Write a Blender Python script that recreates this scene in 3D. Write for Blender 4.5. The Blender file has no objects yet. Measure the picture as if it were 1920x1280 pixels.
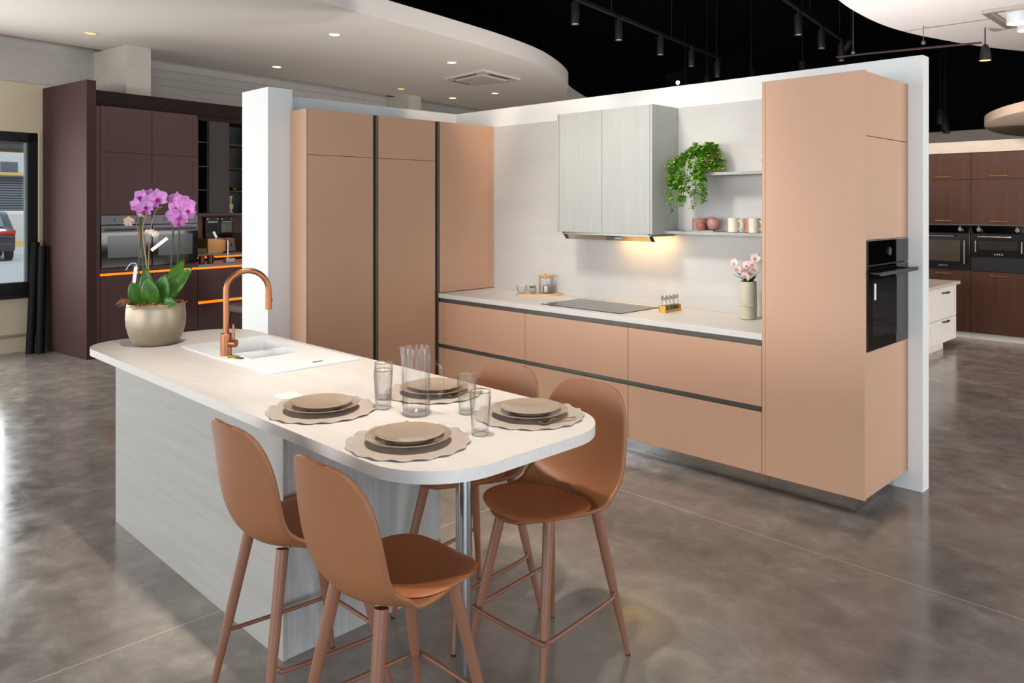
import bpy, bmesh, math, random
from mathutils import Vector, Matrix
random.seed(7)
PI = math.pi
C = bpy.context.scene.collection
FR2 = math.radians(8.34)          # the building is turned a little against the display kitchen
ROT = {1: 0.0, 2: FR2}
ORG = {}                           # object -> (origin in its frame, frame)

# ------------------------------------------------------------------ mesh builder
class MB:
    def __init__(s): s.v = []; s.f = []; s.s = []
    def add(s, vs, fs, smooth=False):
        b = len(s.v); s.v += [tuple(v) for v in vs]
        for f in fs: s.f.append([i + b for i in f]); s.s.append(smooth)
        return s
    def box(s, x0, x1, y0, y1, z0, z1):
        x0, x1 = sorted((x0, x1)); y0, y1 = sorted((y0, y1)); z0, z1 = sorted((z0, z1))
        return s.add([(x0,y0,z0),(x1,y0,z0),(x1,y1,z0),(x0,y1,z0),(x0,y0,z1),(x1,y0,z1),(x1,y1,z1),(x0,y1,z1)],
              [(0,3,2,1),(4,5,6,7),(0,1,5,4),(1,2,6,5),(2,3,7,6),(3,0,4,7)])
    def obox(s, M, sx, sy, sz):
        vs = [M @ Vector((a*sx/2, b*sy/2, c*sz/2)) for c in (-1,1) for a, b in ((-1,-1),(1,-1),(1,1),(-1,1))]
        return s.add(vs, [(0,3,2,1),(4,5,6,7),(0,1,5,4),(1,2,6,5),(2,3,7,6),(3,0,4,7)])
    def lathe(s, prof, c=(0,0,0), n=32, M=None, cap=True, smooth=True, flute=None):
        vs = []; fs = []; m = len(prof)
        for r, z in prof:
            for k in range(n):
                a = 2*PI*k/n
                rr = r if not flute else r*(1 + flute*math.cos(a*n/ 4))
                p = Vector((rr*math.cos(a), rr*math.sin(a), z))
                if M: p = M @ p
                vs.append(p + Vector(c))
        for i in range(m-1):
            for k in range(n):
                fs.append((i*n+k, i*n+(k+1) % n, (i+1)*n+(k+1) % n, (i+1)*n+k))
        s.add(vs, fs, smooth)
        b = len(s.v) - len(vs)
        if cap:
            if prof[0][0] > 1e-5: s.f.append([b+k for k in range(n)][::-1]); s.s.append(False)
            if prof[-1][0] > 1e-5: s.f.append([b+(m-1)*n+k for k in range(n)]); s.s.append(False)
        return s
    def tube(s, pts, r, n=10, cap=True, closed=False):
        pts = [Vector(p) for p in pts]; m = len(pts)
        rs = r if isinstance(r, (list, tuple)) else [r]*m
        vs = []; fs = []; prev = None
        for i, p in enumerate(pts):
            if closed: t = pts[(i+1) % m] - pts[i-1]
            else: t = pts[min(i+1, m-1)] - pts[max(i-1, 0)]
            t.normalize()
            if prev is None:
                a = Vector((0,0,1)) if abs(t.z) < .9 else Vector((1,0,0))
                x = t.cross(a).normalized()
            else:
                x = (prev - t*prev.dot(t)).normalized()
            prev = x; y = t.cross(x)
            for k in range(n):
                a = 2*PI*k/n
                vs.append(p + (x*math.cos(a) + y*math.sin(a))*rs[i])
        L = m if closed else m-1
        for i in range(L):
            j = (i+1) % m
            for k in range(n):
                fs.append((i*n+k, i*n+(k+1) % n, j*n+(k+1) % n, j*n+k))
        s.add(vs, fs, True); b = len(s.v)-len(vs)
        if cap and not closed:
            s.f.append([b+k for k in range(n)][::-1]); s.s.append(False)
            s.f.append([b+(m-1)*n+k for k in range(n)]); s.s.append(False)
        return s
    def cyl(s, p0, p1, r, n=20, r2=None):
        return s.tube([p0, p1], [r, r if r2 is None else r2], n)
    def prism(s, poly, z0, z1, holes=()):
        bm = bmesh.new(); loops = [poly] + list(holes)
        for z in (z0, z1):
            es = []
            for lp in loops:
                vv = [bm.verts.new((x, y, z)) for x, y in lp]
                es += [bm.edges.new((vv[i], vv[(i+1) % len(vv)])) for i in range(len(vv))]
            bmesh.ops.triangle_fill(bm, use_beauty=True, use_dissolve=False, edges=es)
        bm.verts.index_update()
        vs = [v.co.copy() for v in bm.verts]
        fs = []
        for f in bm.faces:
            up = vs[f.verts[0].index].z > (z0+z1)/2
            idx = [v.index for v in f.verts]
            if (f.normal.z > 0) != up: idx = idx[::-1]
            fs.append(idx)
        bm.free(); s.add(vs, fs)
        for li, lp in enumerate(loops):
            ar = sum(lp[i][0]*lp[(i+1) % len(lp)][1]-lp[(i+1) % len(lp)][0]*lp[i][1] for i in range(len(lp)))
            q = [(x,y,z0) for x,y in lp]+[(x,y,z1) for x,y in lp]; n = len(lp); ff = []
            for i in range(n):
                j = (i+1) % n; f = (i, j, n+j, n+i)
                if (ar > 0) != (li == 0): f = f[::-1]
                ff.append(f)
            s.add(q, ff, len(lp) > 24)
        return s
    def grid(s, rows, smooth=True, closed=False):
        n = len(rows[0]); vs = [p for r in rows for p in r]; fs = []
        for i in range(len(rows)-1):
            for k in range(n if closed else n-1):
                fs.append((i*n+k, i*n+(k+1) % n, (i+1)*n+(k+1) % n, (i+1)*n+k))
        return s.add(vs, fs, smooth)
    def sphere(s, c, r, n=20, m=12, sc=(1,1,1)):
        prof = [(max(1e-6, r*math.sin(PI*i/m)), -r*math.cos(PI*i/m)) for i in range(m+1)]
        M = Matrix.Diagonal((sc[0], sc[1], sc[2], 1))
        return s.lathe(prof, c, n, M=M, cap=False)

def mk(name, mb, m, bev=0, solid=0, sub=0):
    me = bpy.data.meshes.new(name); me.from_pydata(mb.v, [], mb.f)
    me.polygons.foreach_set('use_smooth', mb.s); me.materials.append(m); me.update()
    if any(mb.s): me.set_sharp_from_angle(angle=math.radians(38))
    o = bpy.data.objects.new(name, me); C.objects.link(o)
    if solid:
        d = o.modifiers.new('solid', 'SOLIDIFY'); d.thickness = solid; d.offset = -1
    if sub:
        d = o.modifiers.new('sub', 'SUBSURF'); d.levels = sub; d.render_levels = sub
    if bev:
        d = o.modifiers.new('bev', 'BEVEL'); d.width = bev; d.segments = 2; d.limit_method = 'ANGLE'; d.angle_limit = math.radians(40)
        d.harden_normals = False
    return o
def shift(mb, loc):
    L = Vector(loc); mb.v = [(v[0]-L.x, v[1]-L.y, v[2]-L.z) for v in mb.v]
def put(o, loc, frame):
    o.location = Matrix.Rotation(ROT[frame], 3, 'Z') @ Vector(loc); o.rotation_euler = (0, 0, ROT[frame])
    ORG[o.name] = (Vector(loc), frame)
def tag(o, label=None, cat=None, group=None, kind=None):
    for k, v in (('label', label), ('category', cat), ('group', group), ('kind', kind)):
        if v: o[k] = v
    return o
def thing(name, label, cat, loc, frame=1, group=None):
    o = bpy.data.objects.new(name, None); C.objects.link(o); o.empty_display_size = .05
    put(o, loc, frame); return tag(o, label, cat, group)
def part(name, mb, m, parent, label=None, **k):
    """parts are given in the coordinates of their thing's frame"""
    L, fr = ORG[parent.name]; shift(mb, L)
    o = mk(name, mb, m, **k); o.parent = parent; ORG[o.name] = (L, fr)
    return tag(o, label)
def solo(name, mb, m, label, cat, loc=None, frame=1, group=None, **k):
    if loc is None:
        xs = [v[0] for v in mb.v]; ys = [v[1] for v in mb.v]; zs = [v[2] for v in mb.v]
        loc = ((min(xs)+max(xs))/2, (min(ys)+max(ys))/2, min(zs))
    shift(mb, loc); o = mk(name, mb, m, **k); put(o, loc, frame); return tag(o, label, cat, group)
def struct(name, mb, m, frame=1, label=None, **k):
    o = mk(name, mb, m, **k); put(o, (0,0,0), frame); o['kind'] = 'structure'
    return tag(o, label)
def dup(root, loc, rotz, label, frame=1, group=None):
    r = root.copy(); C.objects.link(r)
    r.location = Matrix.Rotation(ROT[frame], 3, 'Z') @ Vector(loc); r.rotation_euler = (0, 0, rotz + ROT[frame]); r['label'] = label
    if group: r['group'] = group
    for ch in list(root.children):
        c = ch.copy(); C.objects.link(c); c.parent = r
        for g in ch.children:
            d = g.copy(); C.objects.link(d); d.parent = c
    return r

# ------------------------------------------------------------------ materials
def lin(h):
    h = h.lstrip('#'); out = []
    for i in (0, 2, 4):
        c = int(h[i:i+2], 16)/255
        out.append(c/12.92 if c <= .04045 else ((c+.055)/1.055)**2.4)
    return tuple(out) + (1,)
def base(name):
    m = bpy.data.materials.new(name); m.use_nodes = True
    nt = m.node_tree; return m, nt, nt.nodes['Principled BSDF']
def plain(name, col, rough=.5, metal=0, spec=.5, noise=.04, scale=12, bump=0, coat=0):
    m, nt, b = base(name); c = lin(col)
    b.inputs['Roughness'].default_value = rough; b.inputs['Metallic'].default_value = metal
    b.inputs['Specular IOR Level'].default_value = spec; b.inputs['Coat Weight'].default_value = coat
    tc = nt.nodes.new('ShaderNodeTexCoord'); n = nt.nodes.new('ShaderNodeTexNoise'); n.inputs['Scale'].default_value = scale
    n.inputs['Detail'].default_value = 4
    nt.links.new(tc.outputs['Object'], n.inputs['Vector'])
    r = nt.nodes.new('ShaderNodeValToRGB'); r.color_ramp.elements[0].position = .3; r.color_ramp.elements[1].position = .7
    r.color_ramp.elements[0].color = tuple(max(0, x*(1-noise)) for x in c[:3]) + (1,)
    r.color_ramp.elements[1].color = tuple(min(1, x*(1+noise)) for x in c[:3]) + (1,)
    nt.links.new(n.outputs['Fac'], r.inputs['Fac']); nt.links.new(r.outputs['Color'], b.inputs['Base Color'])
    if bump:
        bp = nt.nodes.new('ShaderNodeBump'); bp.inputs['Strength'].default_value = bump; bp.inputs['Distance'].default_value = .002
        nt.links.new(n.outputs['Fac'], bp.inputs['Height']); nt.links.new(bp.outputs['Normal'], b.inputs['Normal'])
    return m
def wood(name, c0, c1, axis='x', rough=.45, scale=6, stretch=14, contrast=(.32, .68), bump=.15, spec=.4):
    m, nt, b = base(name); b.inputs['Roughness'].default_value = rough; b.inputs['Specular IOR Level'].default_value = spec
    tc = nt.nodes.new('ShaderNodeTexCoord'); mp = nt.nodes.new('ShaderNodeMapping')
    sc = [stretch]*3; sc['xyz'.index(axis)] = .8; mp.inputs['Scale'].default_value = sc
    nt.links.new(tc.outputs['Object'], mp.inputs['Vector'])
    n = nt.nodes.new('ShaderNodeTexNoise'); n.inputs['Scale'].default_value = scale/4; n.inputs['Detail'].default_value = 7; n.inputs['Roughness'].default_value = .62
    n2 = nt.nodes.new('ShaderNodeTexNoise'); n2.inputs['Scale'].default_value = scale*2.2; n2.inputs['Detail'].default_value = 4
    for q in (n, n2): nt.links.new(mp.outputs['Vector'], q.inputs['Vector'])
    mx = nt.nodes.new('ShaderNodeMath'); mx.operation = 'MULTIPLY_ADD'; mx.inputs[1].default_value = .35
    nt.links.new(n2.outputs['Fac'], mx.inputs[0])
    m2 = nt.nodes.new('ShaderNodeMath'); m2.operation = 'MULTIPLY'; m2.inputs[1].default_value = .65
    nt.links.new(n.outputs['Fac'], m2.inputs[0]); nt.links.new(m2.outputs[0], mx.inputs[2])
    r = nt.nodes.new('ShaderNodeValToRGB'); r.color_ramp.elements[0].position, r.color_ramp.elements[1].position = contrast
    r.color_ramp.elements[0].color = lin(c0); r.color_ramp.elements[1].color = lin(c1)
    nt.links.new(mx.outputs[0], r.inputs['Fac']); nt.links.new(r.outputs['Color'], b.inputs['Base Color'])
    bp = nt.nodes.new('ShaderNodeBump'); bp.inputs['Strength'].default_value = bump; bp.inputs['Distance'].default_value = .001
    nt.links.new(n2.outputs['Fac'], bp.inputs['Height']); nt.links.new(bp.outputs['Normal'], b.inputs['Normal'])
    return m
def glow(name, col, st):
    m, nt, b = base(name); b.inputs['Base Color'].default_value = lin(col)
    b.inputs['Emission Color'].default_value = lin(col); b.inputs['Emission Strength'].default_value = st; return m
def glassm(name, col='#ffffff', rough=0.0, ior=1.45):
    m, nt, b = base(name); b.inputs['Base Color'].default_value = lin(col); b.inputs['Roughness'].default_value = rough
    b.inputs['Transmission Weight'].default_value = 1; b.inputs['IOR'].default_value = ior; return m
def pane(name):
    m, nt, b = base(name); out = nt.nodes['Material Output']
    t = nt.nodes.new('ShaderNodeBsdfTransparent'); t.inputs['Color'].default_value = (.93, .96, .96, 1)
    g = nt.nodes.new('ShaderNodeBsdfGlossy'); g.inputs['Roughness'].default_value = .02
    N = nt.nodes.new; L = nt.links.new
    lw2 = N('ShaderNodeLayerWeight'); lw2.inputs['Blend'].default_value = .5
    pw = N('ShaderNodeMath'); pw.operation = 'POWER'; pw.inputs[1].default_value = 3; L(lw2.outputs['Facing'], pw.inputs[0])
    fz = N('ShaderNodeMath'); fz.operation = 'MULTIPLY_ADD'; fz.inputs[1].default_value = .8; fz.inputs[2].default_value = .11; L(pw.outputs[0], fz.inputs[0])
    mx = nt.nodes.new('ShaderNodeMixShader'); nt.links.new(fz.outputs[0], mx.inputs[0])
    nt.links.new(t.outputs[0], mx.inputs[1]); nt.links.new(g.outputs[0], mx.inputs[2]); nt.links.new(mx.outputs[0], out.inputs['Surface'])
    return m

CARC = plain('carcass seam shadow', '#4a382d', .7)  # carcass coloured dark so the door seams read as interior shadow
LAC = plain('terracotta lacquer', '#cb9f81', .5, noise=.015, scale=3)
SEAT = plain('terracotta plastic', '#8c5a38', .5, noise=.02, scale=30)
PAD = plain('terracotta leatherette', '#a66338', .55, noise=.04, scale=90, bump=.08)
STLEG = plain('terracotta metal', '#845843', .38, noise=.02, spec=.4)
WTOP = wood('pale worktop grain', '#d3cdc5', '#e3ddd6', 'x', .38, 4, 9, bump=.04)
WFRONT = wood('pale oak panel horizontal', '#9d9a94', '#adaaa4', 'x', .5, 6, 16, bump=.2)
WEND = wood('pale oak panel vertical', '#a4a3a0', '#bdbbb7', 'z', .5, 8, 26, bump=.25)
SPL = wood('pale backsplash grain', '#c6c3be', '#d0cdc8', 'x', .42, 3, 5, bump=.04)
WALLC = wood('pale wall cabinet grain', '#a5a59e', '#b0b0a9', 'z', .48, 7, 14, bump=.15)
WHITE = plain('white wall paint', '#e9e8e4', .75, noise=.012, scale=2)
SOFF = plain('soffit paint', '#e6dcd2', .8, noise=.01, scale=1.5)
CREAM = plain('cream wall paint', '#d2c3a6', .8, noise=.03, scale=1)
BLACKV = plain('black ceiling paint', '#0b0b0d', .85, spec=.1)
BLACK = plain('black metal', '#111214', .45)
SPOTB = plain('black spot housing', '#1b1c1e', .4)
GREYM = plain('warm grey aluminium', '#6a655c', .45, metal=.4, noise=.05)
DGREY = plain('shadow gap grey', '#3c3a35', .6)
STEEL = plain('brushed steel', '#b9babb', .24, metal=1, noise=.05, scale=60)
CHROME = plain('chrome', '#d5d7da', .1, metal=1, noise=.01)
PLINTH = plain('mirror steel plinth', '#c4c7ca', .16, metal=1, noise=.02)
COPPER = plain('brushed copper', '#a46c4c', .4, metal=1, noise=.06, scale=80)
SINKW = plain('white composite sink', '#f2f2f1', .35, noise=.004)
GOLD = plain('gold cutlery', '#d6a83c', .2, metal=1, noise=.02)
PLATE = plain('taupe glazed stoneware', '#a5927f', .1, noise=.02, scale=20)
MAT = plain('greige leather placemat', '#b9ac9f', .6, noise=.05, scale=160, bump=.15)
def clear(name):
    m, nt, b = base(name); out = nt.nodes['Material Output']; N = nt.nodes.new; L = nt.links.new
    t = N('ShaderNodeBsdfTransparent'); g = N('ShaderNodeBsdfGlossy'); g.inputs['Roughness'].default_value = .03
    lw = N('ShaderNodeLayerWeight'); lw.inputs['Blend'].default_value = .5
    r = N('ShaderNodeValToRGB'); e = r.color_ramp.elements; e[0].position = .1; e[0].color = (.99, .99, .99, 1); e[1].position = 1; e[1].color = (.74, .76, .77, 1); k = e.new(.5); k.color = (.93, .935, .935, 1)
    L(lw.outputs['Facing'], r.inputs['Fac']); L(r.outputs['Color'], t.inputs['Color'])
    lw2 = N('ShaderNodeLayerWeight'); lw2.inputs['Blend'].default_value = .5
    pw = N('ShaderNodeMath'); pw.operation = 'POWER'; pw.inputs[1].default_value = 4; L(lw2.outputs['Facing'], pw.inputs[0])
    fz = N('ShaderNodeMath'); fz.operation = 'MULTIPLY_ADD'; fz.inputs[1].default_value = .8; fz.inputs[2].default_value = .04; L(pw.outputs[0], fz.inputs[0])
    mx = N('ShaderNodeMixShader'); L(fz.outputs[0], mx.inputs[0]); L(t.outputs[0], mx.inputs[1]); L(g.outputs[0], mx.inputs[2]); L(mx.outputs[0], out.inputs['Surface'])
    return m
GLASS = clear('clear glass')
GRIM = plain('gilded glass rim', '#c9a86a', .25, metal=.8)
DARKB = plain('aubergine lacquer', '#523835', .5, noise=.02, spec=.35)
DARKS = plain('aubergine side panel', '#46322f', .65, noise=.03, spec=.12)
DARKH = plain('near black brown panel', '#21130f', .6, spec=.2)
DGLASS = plain('black oven glass', '#060607', .06, spec=.6, noise=0)
INOX = plain('oven steel', '#6f6f74', .45, metal=.5, noise=.03)
CHEST = wood('chestnut veneer', '#46291b', '#5b3726', 'z', .5, 8, 18, bump=.1)
BRASS = plain('aged brass', '#a9773f', .35, metal=1)
BRONZE = plain('dark bronze', '#50463c', .4, metal=.7)
WCAB = plain('white shaker paint', '#e9e2da', .55, noise=.01)
LED = glow('orange led strip', '#ff7a12', 1.25)
WARM = glow('warm lamp face', '#ffd9a0', 14)
WARM2 = glow('amber lamp face', '#ffc061', 1.6)
HOODL = glow('hood light', '#ffc670', 6)
HOT = glow('bright lamp face', '#ffd08a', 90)
CARD = plain('cardboard', '#b58352', .8, noise=.04)
BISC = plain('light oak board', '#dcae78', .45, noise=.06, scale=30)
BAMB = plain('bamboo', '#d9a443', .5, noise=.06, scale=40)
CONC = plain('grey concrete pot', '#9a9a92', .8, noise=.1, scale=60, bump=.2)
SAGE = plain('sage beige ceramic', '#c9c4ab', .55, noise=.02)
PINK = plain('pink candle wax', '#d09a8c', .6, noise=.02)
PINKB = plain('brown pink glass', '#a8645a', .35)
MCREAM = plain('cream mug glaze', '#e8ddc9', .35)
MTERR = plain('terracotta mug glaze', '#c88a76', .4)
SLATE = plain('grey slate tray', '#a9abac', .7, noise=.05)
GREEN = plain('orchid leaf green', '#3d681b', .35, noise=.35, scale=25)
GREEN2 = plain('fresh vine green', '#7bb02a', .5, noise=.35, scale=18)
GREEN3 = plain('dark leaf green', '#24401f', .45, noise=.15)
STEMD = plain('dark green stem', '#33401f', .5, noise=.2)
STEMB = plain('dry brown stem', '#a87f52', .6, noise=.2)
MAG = plain('magenta petal', '#cf82c6', .55, noise=.3, scale=45)
MAGD = plain('deep magenta lip', '#a5227c', .5, noise=.2, scale=60)
BLUSH = plain('blush petal', '#efd3cc', .6, noise=.12, scale=60)
WILT = plain('wilted petal', '#dab9a2', .7, noise=.15, scale=60)
MOSS = plain('brown root moss', '#b0764a', .9, noise=.35, scale=80)
POTM = plain('champagne metal pot', '#a59680', .46, metal=.7, noise=.14, scale=7)
PAPER = plain('white paper', '#f1efec', .7, noise=.01)
TAUPE = plain('taupe upholstery', '#6f645b', .8, noise=.06, scale=80)
RUBBER = plain('black rubber', '#0e0e0e', .7)
ROLL = plain('black film roll', '#0c0c0e', .6, spec=.2)
MAROON = plain('maroon mug glaze', '#4c1d1c', .35)
GREYTOP = plain('grey stone worktop', '#7e8084', .25, noise=.05)
IVORY = plain('ivory vase glaze', '#cdbd92', .5)
BROWNV = plain('graphite brown panel', '#332c28', .55)
PANE = pane('window glass')
HOBG = plain('hob glass', '#35332f', .12, spec=.6, noise=.02)
CARP = plain('dark car paint', '#2a323a', .2, coat=.8)
CARW = plain('car window glass', '#5f7482', .05, spec=.8)
TAIL = plain('red tail light', '#c01c22', .2)
TYRE = plain('tyre rubber', '#16171a', .8)
ASPH = plain('pale parking asphalt', '#a3a7aa', .9, noise=.05, scale=3)
FACADE = plain('pale facade', '#c2c6c9', .8, noise=.03)
SLAT = plain('grey metal cladding', '#5f6a72', .6, noise=.06)
YELL = plain('yellow ochre band', '#c8a560', .7)
SACK = plain('white bulk bag', '#b9bab8', .9, noise=.06)

# polished concrete with its own stains, trowel clouds and saw cut joints
def floor_mat():
    m, nt, b = base('polished concrete'); N = nt.nodes.new; L = nt.links.new
    tc = N('ShaderNodeTexCoord')
    n1 = N('ShaderNodeTexNoise'); n1.inputs['Scale'].default_value = 1.1; n1.inputs['Detail'].default_value = 9; n1.inputs['Roughness'].default_value = .6; n1.inputs['Distortion'].default_value = .25
    n2 = N('ShaderNodeTexNoise'); n2.inputs['Scale'].default_value = 5.5; n2.inputs['Detail'].default_value = 8; n2.inputs['Roughness'].default_value = .66; n2.inputs['Distortion'].default_value = .35
    for n in (n1, n2): L(tc.outputs['Object'], n.inputs['Vector'])
    mx = N('ShaderNodeMath'); mx.operation = 'MULTIPLY_ADD'; mx.inputs[1].default_value = .5; L(n2.outputs['Fac'], mx.inputs[0])
    h = N('ShaderNodeMath'); h.operation = 'MULTIPLY'; h.inputs[1].default_value = .5; L(n1.outputs['Fac'], h.inputs[0]); L(h.outputs[0], mx.inputs[2])
    r = N('ShaderNodeValToRGB'); e = r.color_ramp.elements
    e[0].position = .36; e[0].color = lin('#756e67'); e[1].position = .66; e[1].color = lin('#b2a9a0')
    k = e.new(.5); k.color = lin('#8c837a'); k2 = e.new(.58); k2.color = lin('#9b9289')
    L(mx.outputs[0], r.inputs['Fac'])
    sx = N('ShaderNodeSeparateXYZ'); L(tc.outputs['Object'], sx.inputs[0])
    def line(out, at, w):
        a = N('ShaderNodeMath'); a.operation = 'SUBTRACT'; a.inputs[1].default_value = at; L(out, a.inputs[0])
        c = N('ShaderNodeMath'); c.operation = 'ABSOLUTE'; L(a.outputs[0], c.inputs[0])
        d = N('ShaderNodeMath'); d.operation = 'LESS_THAN'; d.inputs[1].default_value = w; L(c.outputs[0], d.inputs[0]); return d.outputs[0]
    l1 = line(sx.outputs['Y'], 3.57, .0035); l2 = line(sx.outputs['X'], -3.03, .003); l3 = line(sx.outputs['X'], 2.9, .003)
    a1 = N('ShaderNodeMath'); a1.operation = 'MAXIMUM'; L(l1, a1.inputs[0]); L(l2, a1.inputs[1])
    a2 = N('ShaderNodeMath'); a2.operation = 'MAXIMUM'; L(a1.outputs[0], a2.inputs[0]); L(l3, a2.inputs[1])
    mc = N('ShaderNodeMix'); mc.data_type = 'RGBA'; L(a2.outputs[0], mc.inputs[0]); L(r.outputs['Color'], mc.inputs[6]); mc.inputs[7].default_value = lin('#b9b0a4')
    L(mc.outputs[2], b.inputs['Base Color'])
    rr = N('ShaderNodeMapRange'); rr.inputs['From Min'].default_value = .35; rr.inputs['From Max'].default_value = .65; rr.inputs['To Min'].default_value = .1; rr.inputs['To Max'].default_value = .26
    L(n2.outputs['Fac'], rr.inputs[0]); L(rr.outputs[0], b.inputs['Roughness'])
    b.inputs['Specular IOR Level'].default_value = .6
    return m
FLOOR = floor_mat()

# ------------------------------------------------------------------ the room
struct('floor', MB().box(-14, 8, -12, 20, -.12, 0), FLOOR)
struct('ceiling', MB().box(-14, 8, -12, 20, 5.3, 5.4), BLACKV)
# outer wall with the shop window, in the building's own direction (p = outwards, q = along)
PW = -9.55
w = MB()
w.box(PW-.25, PW, 3.821, 20, 0, 3.5).box(PW-.25, PW, -8, 3.821, 2.444, 3.5)
w.box(PW-.25, PW, .9, 3.821, 0, .632).box(PW-.25, PW, .55, .9, 0, 2.444).box(PW-.25, PW, -8, .55, 0, .632)
for q in (-2.6, -5.6): w.box(PW-.25, PW, q-.15, q+.15, .632, 2.444)
struct('wall_left', w, CREAM, 2)
struct('wall_left_upper', MB().box(PW-.25, PW, -8, 20, 3.5, 5.3), BLACKV, 2)
struct('trim_1', MB().box(PW, PW+.02, 3.9, 20, 3.0, 3.5).box(PW, PW+.02, -3, 3.9, 3.0, 3.5), plain('grey wall band', '#b9b2aa', .8), 2)
clad = MB()
for k in range(9): clad.box(PW+.0, PW+.032+.004*(k % 2), 4.75, 11.5, 2.66+.1*k, 2.66+.1*k+.094)
struct('trim_2', clad, plain('grey wall cladding', '#b5aea5', .8), 2)
struct('baseboard_left', MB().box(PW, PW+.012, .4, 3.85, .165, .18).box(PW, PW+.02, .4, 3.85, .185, .203), plain('cream rail', '#a8977a', .6), 2)
PIL = plain('pale grey pilaster', '#bbb3a7', .8)
struct('trim_3', MB().box(PW, -8.765, 4.424, 4.71, 2.2, 3.45), PIL, 2)
struct('trim_4', MB().box(PW, -9.0, 9.2, 9.5, 2.2, 3.45), PIL, 2)
struct('trim_5', MB().box(-9.7, PW+.008, 3.823, 3.838, .6, 2.46), plain('pale reveal', '#cfc0b0', .7), 2)
wf = MB(); fw = .1
wf.box(PW-.1, PW-.01, .9, 3.82, 2.335, 2.443).box(PW-.1, PW-.01, .9, 3.82, .633, .77).box(PW-.1, PW-.01, 3.715, 3.82, .633, 2.443).box(PW-.1, PW-.01, .9, 1.0, .633, 2.443)
win = struct('window_1', wf, BLACK, 2, bev=.004)
ORG[win.name] = (Vector((0,0,0)), 2)
part('window_pane', MB().box(PW-.06, PW-.054, 1.0, 3.715, .77, 2.335), PANE, win)
part('pane_bead', MB().box(PW-.053, PW-.02, 3.69, 3.712, .775, 2.33), plain('pale seal', '#8c9491', .4), win)
part('window_sill', MB().box(PW-.1, PW+.06, .9, 3.82, .6, .64), BLACK, win)
for i, (q0, q1) in enumerate(((-2.45, .55), (-5.45, -2.75))):
    wf = MB().box(PW-.1, PW-.02, q0, q1, 2.335, 2.443).box(PW-.1, PW-.02, q0, q1, .633, .72)
    for q in (q0, q1-.1, (q0+q1)/2-.04): wf.box(PW-.1, PW-.02, q, q+.1, .633, 2.443)
    struct('window_%d' % (i+2), wf, BLACK, 2)
# far dark walls
struct('wall_far', MB().box(-14, 8, 19.7, 20, 0, 5.3), BLACKV)
# glazed front and right side of the shop (behind and beside the photographer)
fr = MB()
for x in (-7.5, -4.5, -1.5, 1.5, 4.5, 7.5): fr.box(x-.09, x+.09, -11.6, -11.4, 0, 3.6)
fr.box(-8, 7.7, -11.6, -11.4, 3.6, 5.3)
struct('wall_rear', fr, BLACK)
fr = MB()
for y in (-11, -8, -5, -2, 1, 4, 7, 10, 13): fr.box(6.9, 7.1, y-.09, y+.09, 0, 3.4)
fr.box(6.9, 7.1, -11, 13, 3.6, 5.3).box(6.9, 7.1, 13, 20, 0, 5.3)
struct('wall_right', fr, BLACK)

# curved dropped ceilings
def smooth_curve(P, n=6):
    out = []
    for i in range(len(P)-1):
        p0, p1, p2, p3 = P[max(i-1, 0)], P[i], P[i+1], P[min(i+2, len(P)-1)]
        for k in range(n):
            t = k/n
            out.append(tuple(.5*((2*p1[j]) + (-p0[j]+p2[j])*t + (2*p0[j]-5*p1[j]+4*p2[j]-p3[j])*t*t + (-p0[j]+3*p1[j]-3*p2[j]+p3[j])*t**3) for j in (0, 1)))
    out.append(P[-1]); return out
ZS = 3.45
E = smooth_curve([(-5.75, .5), (-5.98, 2.4), (-6.166, 3.925), (-6.288, 4.623), (-6.412, 5.426), (-6.596, 6.416), (-6.855, 7.314), (-7.194, 8.039), (-7.516, 8.596),
     (-7.80, 8.99), (-8.084, 9.28), (-8.403, 9.664), (-8.72, 10.15), (-9.234, 11.142), (-9.5, 11.9), (-9.7, 13.0)])
struct('ceiling_curved', MB().prism(E + [(-11.3, 13.0), (-9.1, -2), (-5.9, -2)], ZS, ZS+.2), SOFF, label='curved pale dropped ceiling with downlights on the left')
E = smooth_curve([(-2.3, 4.6), (-2.62, 5.8), (-2.825, 6.907), (-2.89, 7.582), (-2.895, 8.241), (-2.82, 8.844), (-2.695, 9.373), (-2.53, 9.965), (-2.213, 10.739), (-1.8, 11.4), (-1, 12.2), (.5, 12.8)])
struct('ceiling_round', MB().prism(E[::-1] + [(-1.6, 3.2), (0, 2.4), (5, 3), (5, 12.8)], ZS, ZS+.2), plain('white soffit paint', '#e6e0dc', .8, noise=.01), label='white curved dropped ceiling at upper right')

# ------------------------------------------------------------------ display kitchen: walls
YB = 4.7455; XS = -5.504; ZW = 2.479
struct('wall_back', MB().box(-5.604, -1.466, YB, YB+.103, 0, ZW), WHITE)
struct('wall_side', MB().box(-5.604, XS, 2.893, YB, 0, ZW), WHITE)
struct('column', MB().box(-5.607, -5.203, 2.699, 2.893, 0, 2.483), WHITE, label='white square column at the end of the tall cabinets')
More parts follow.
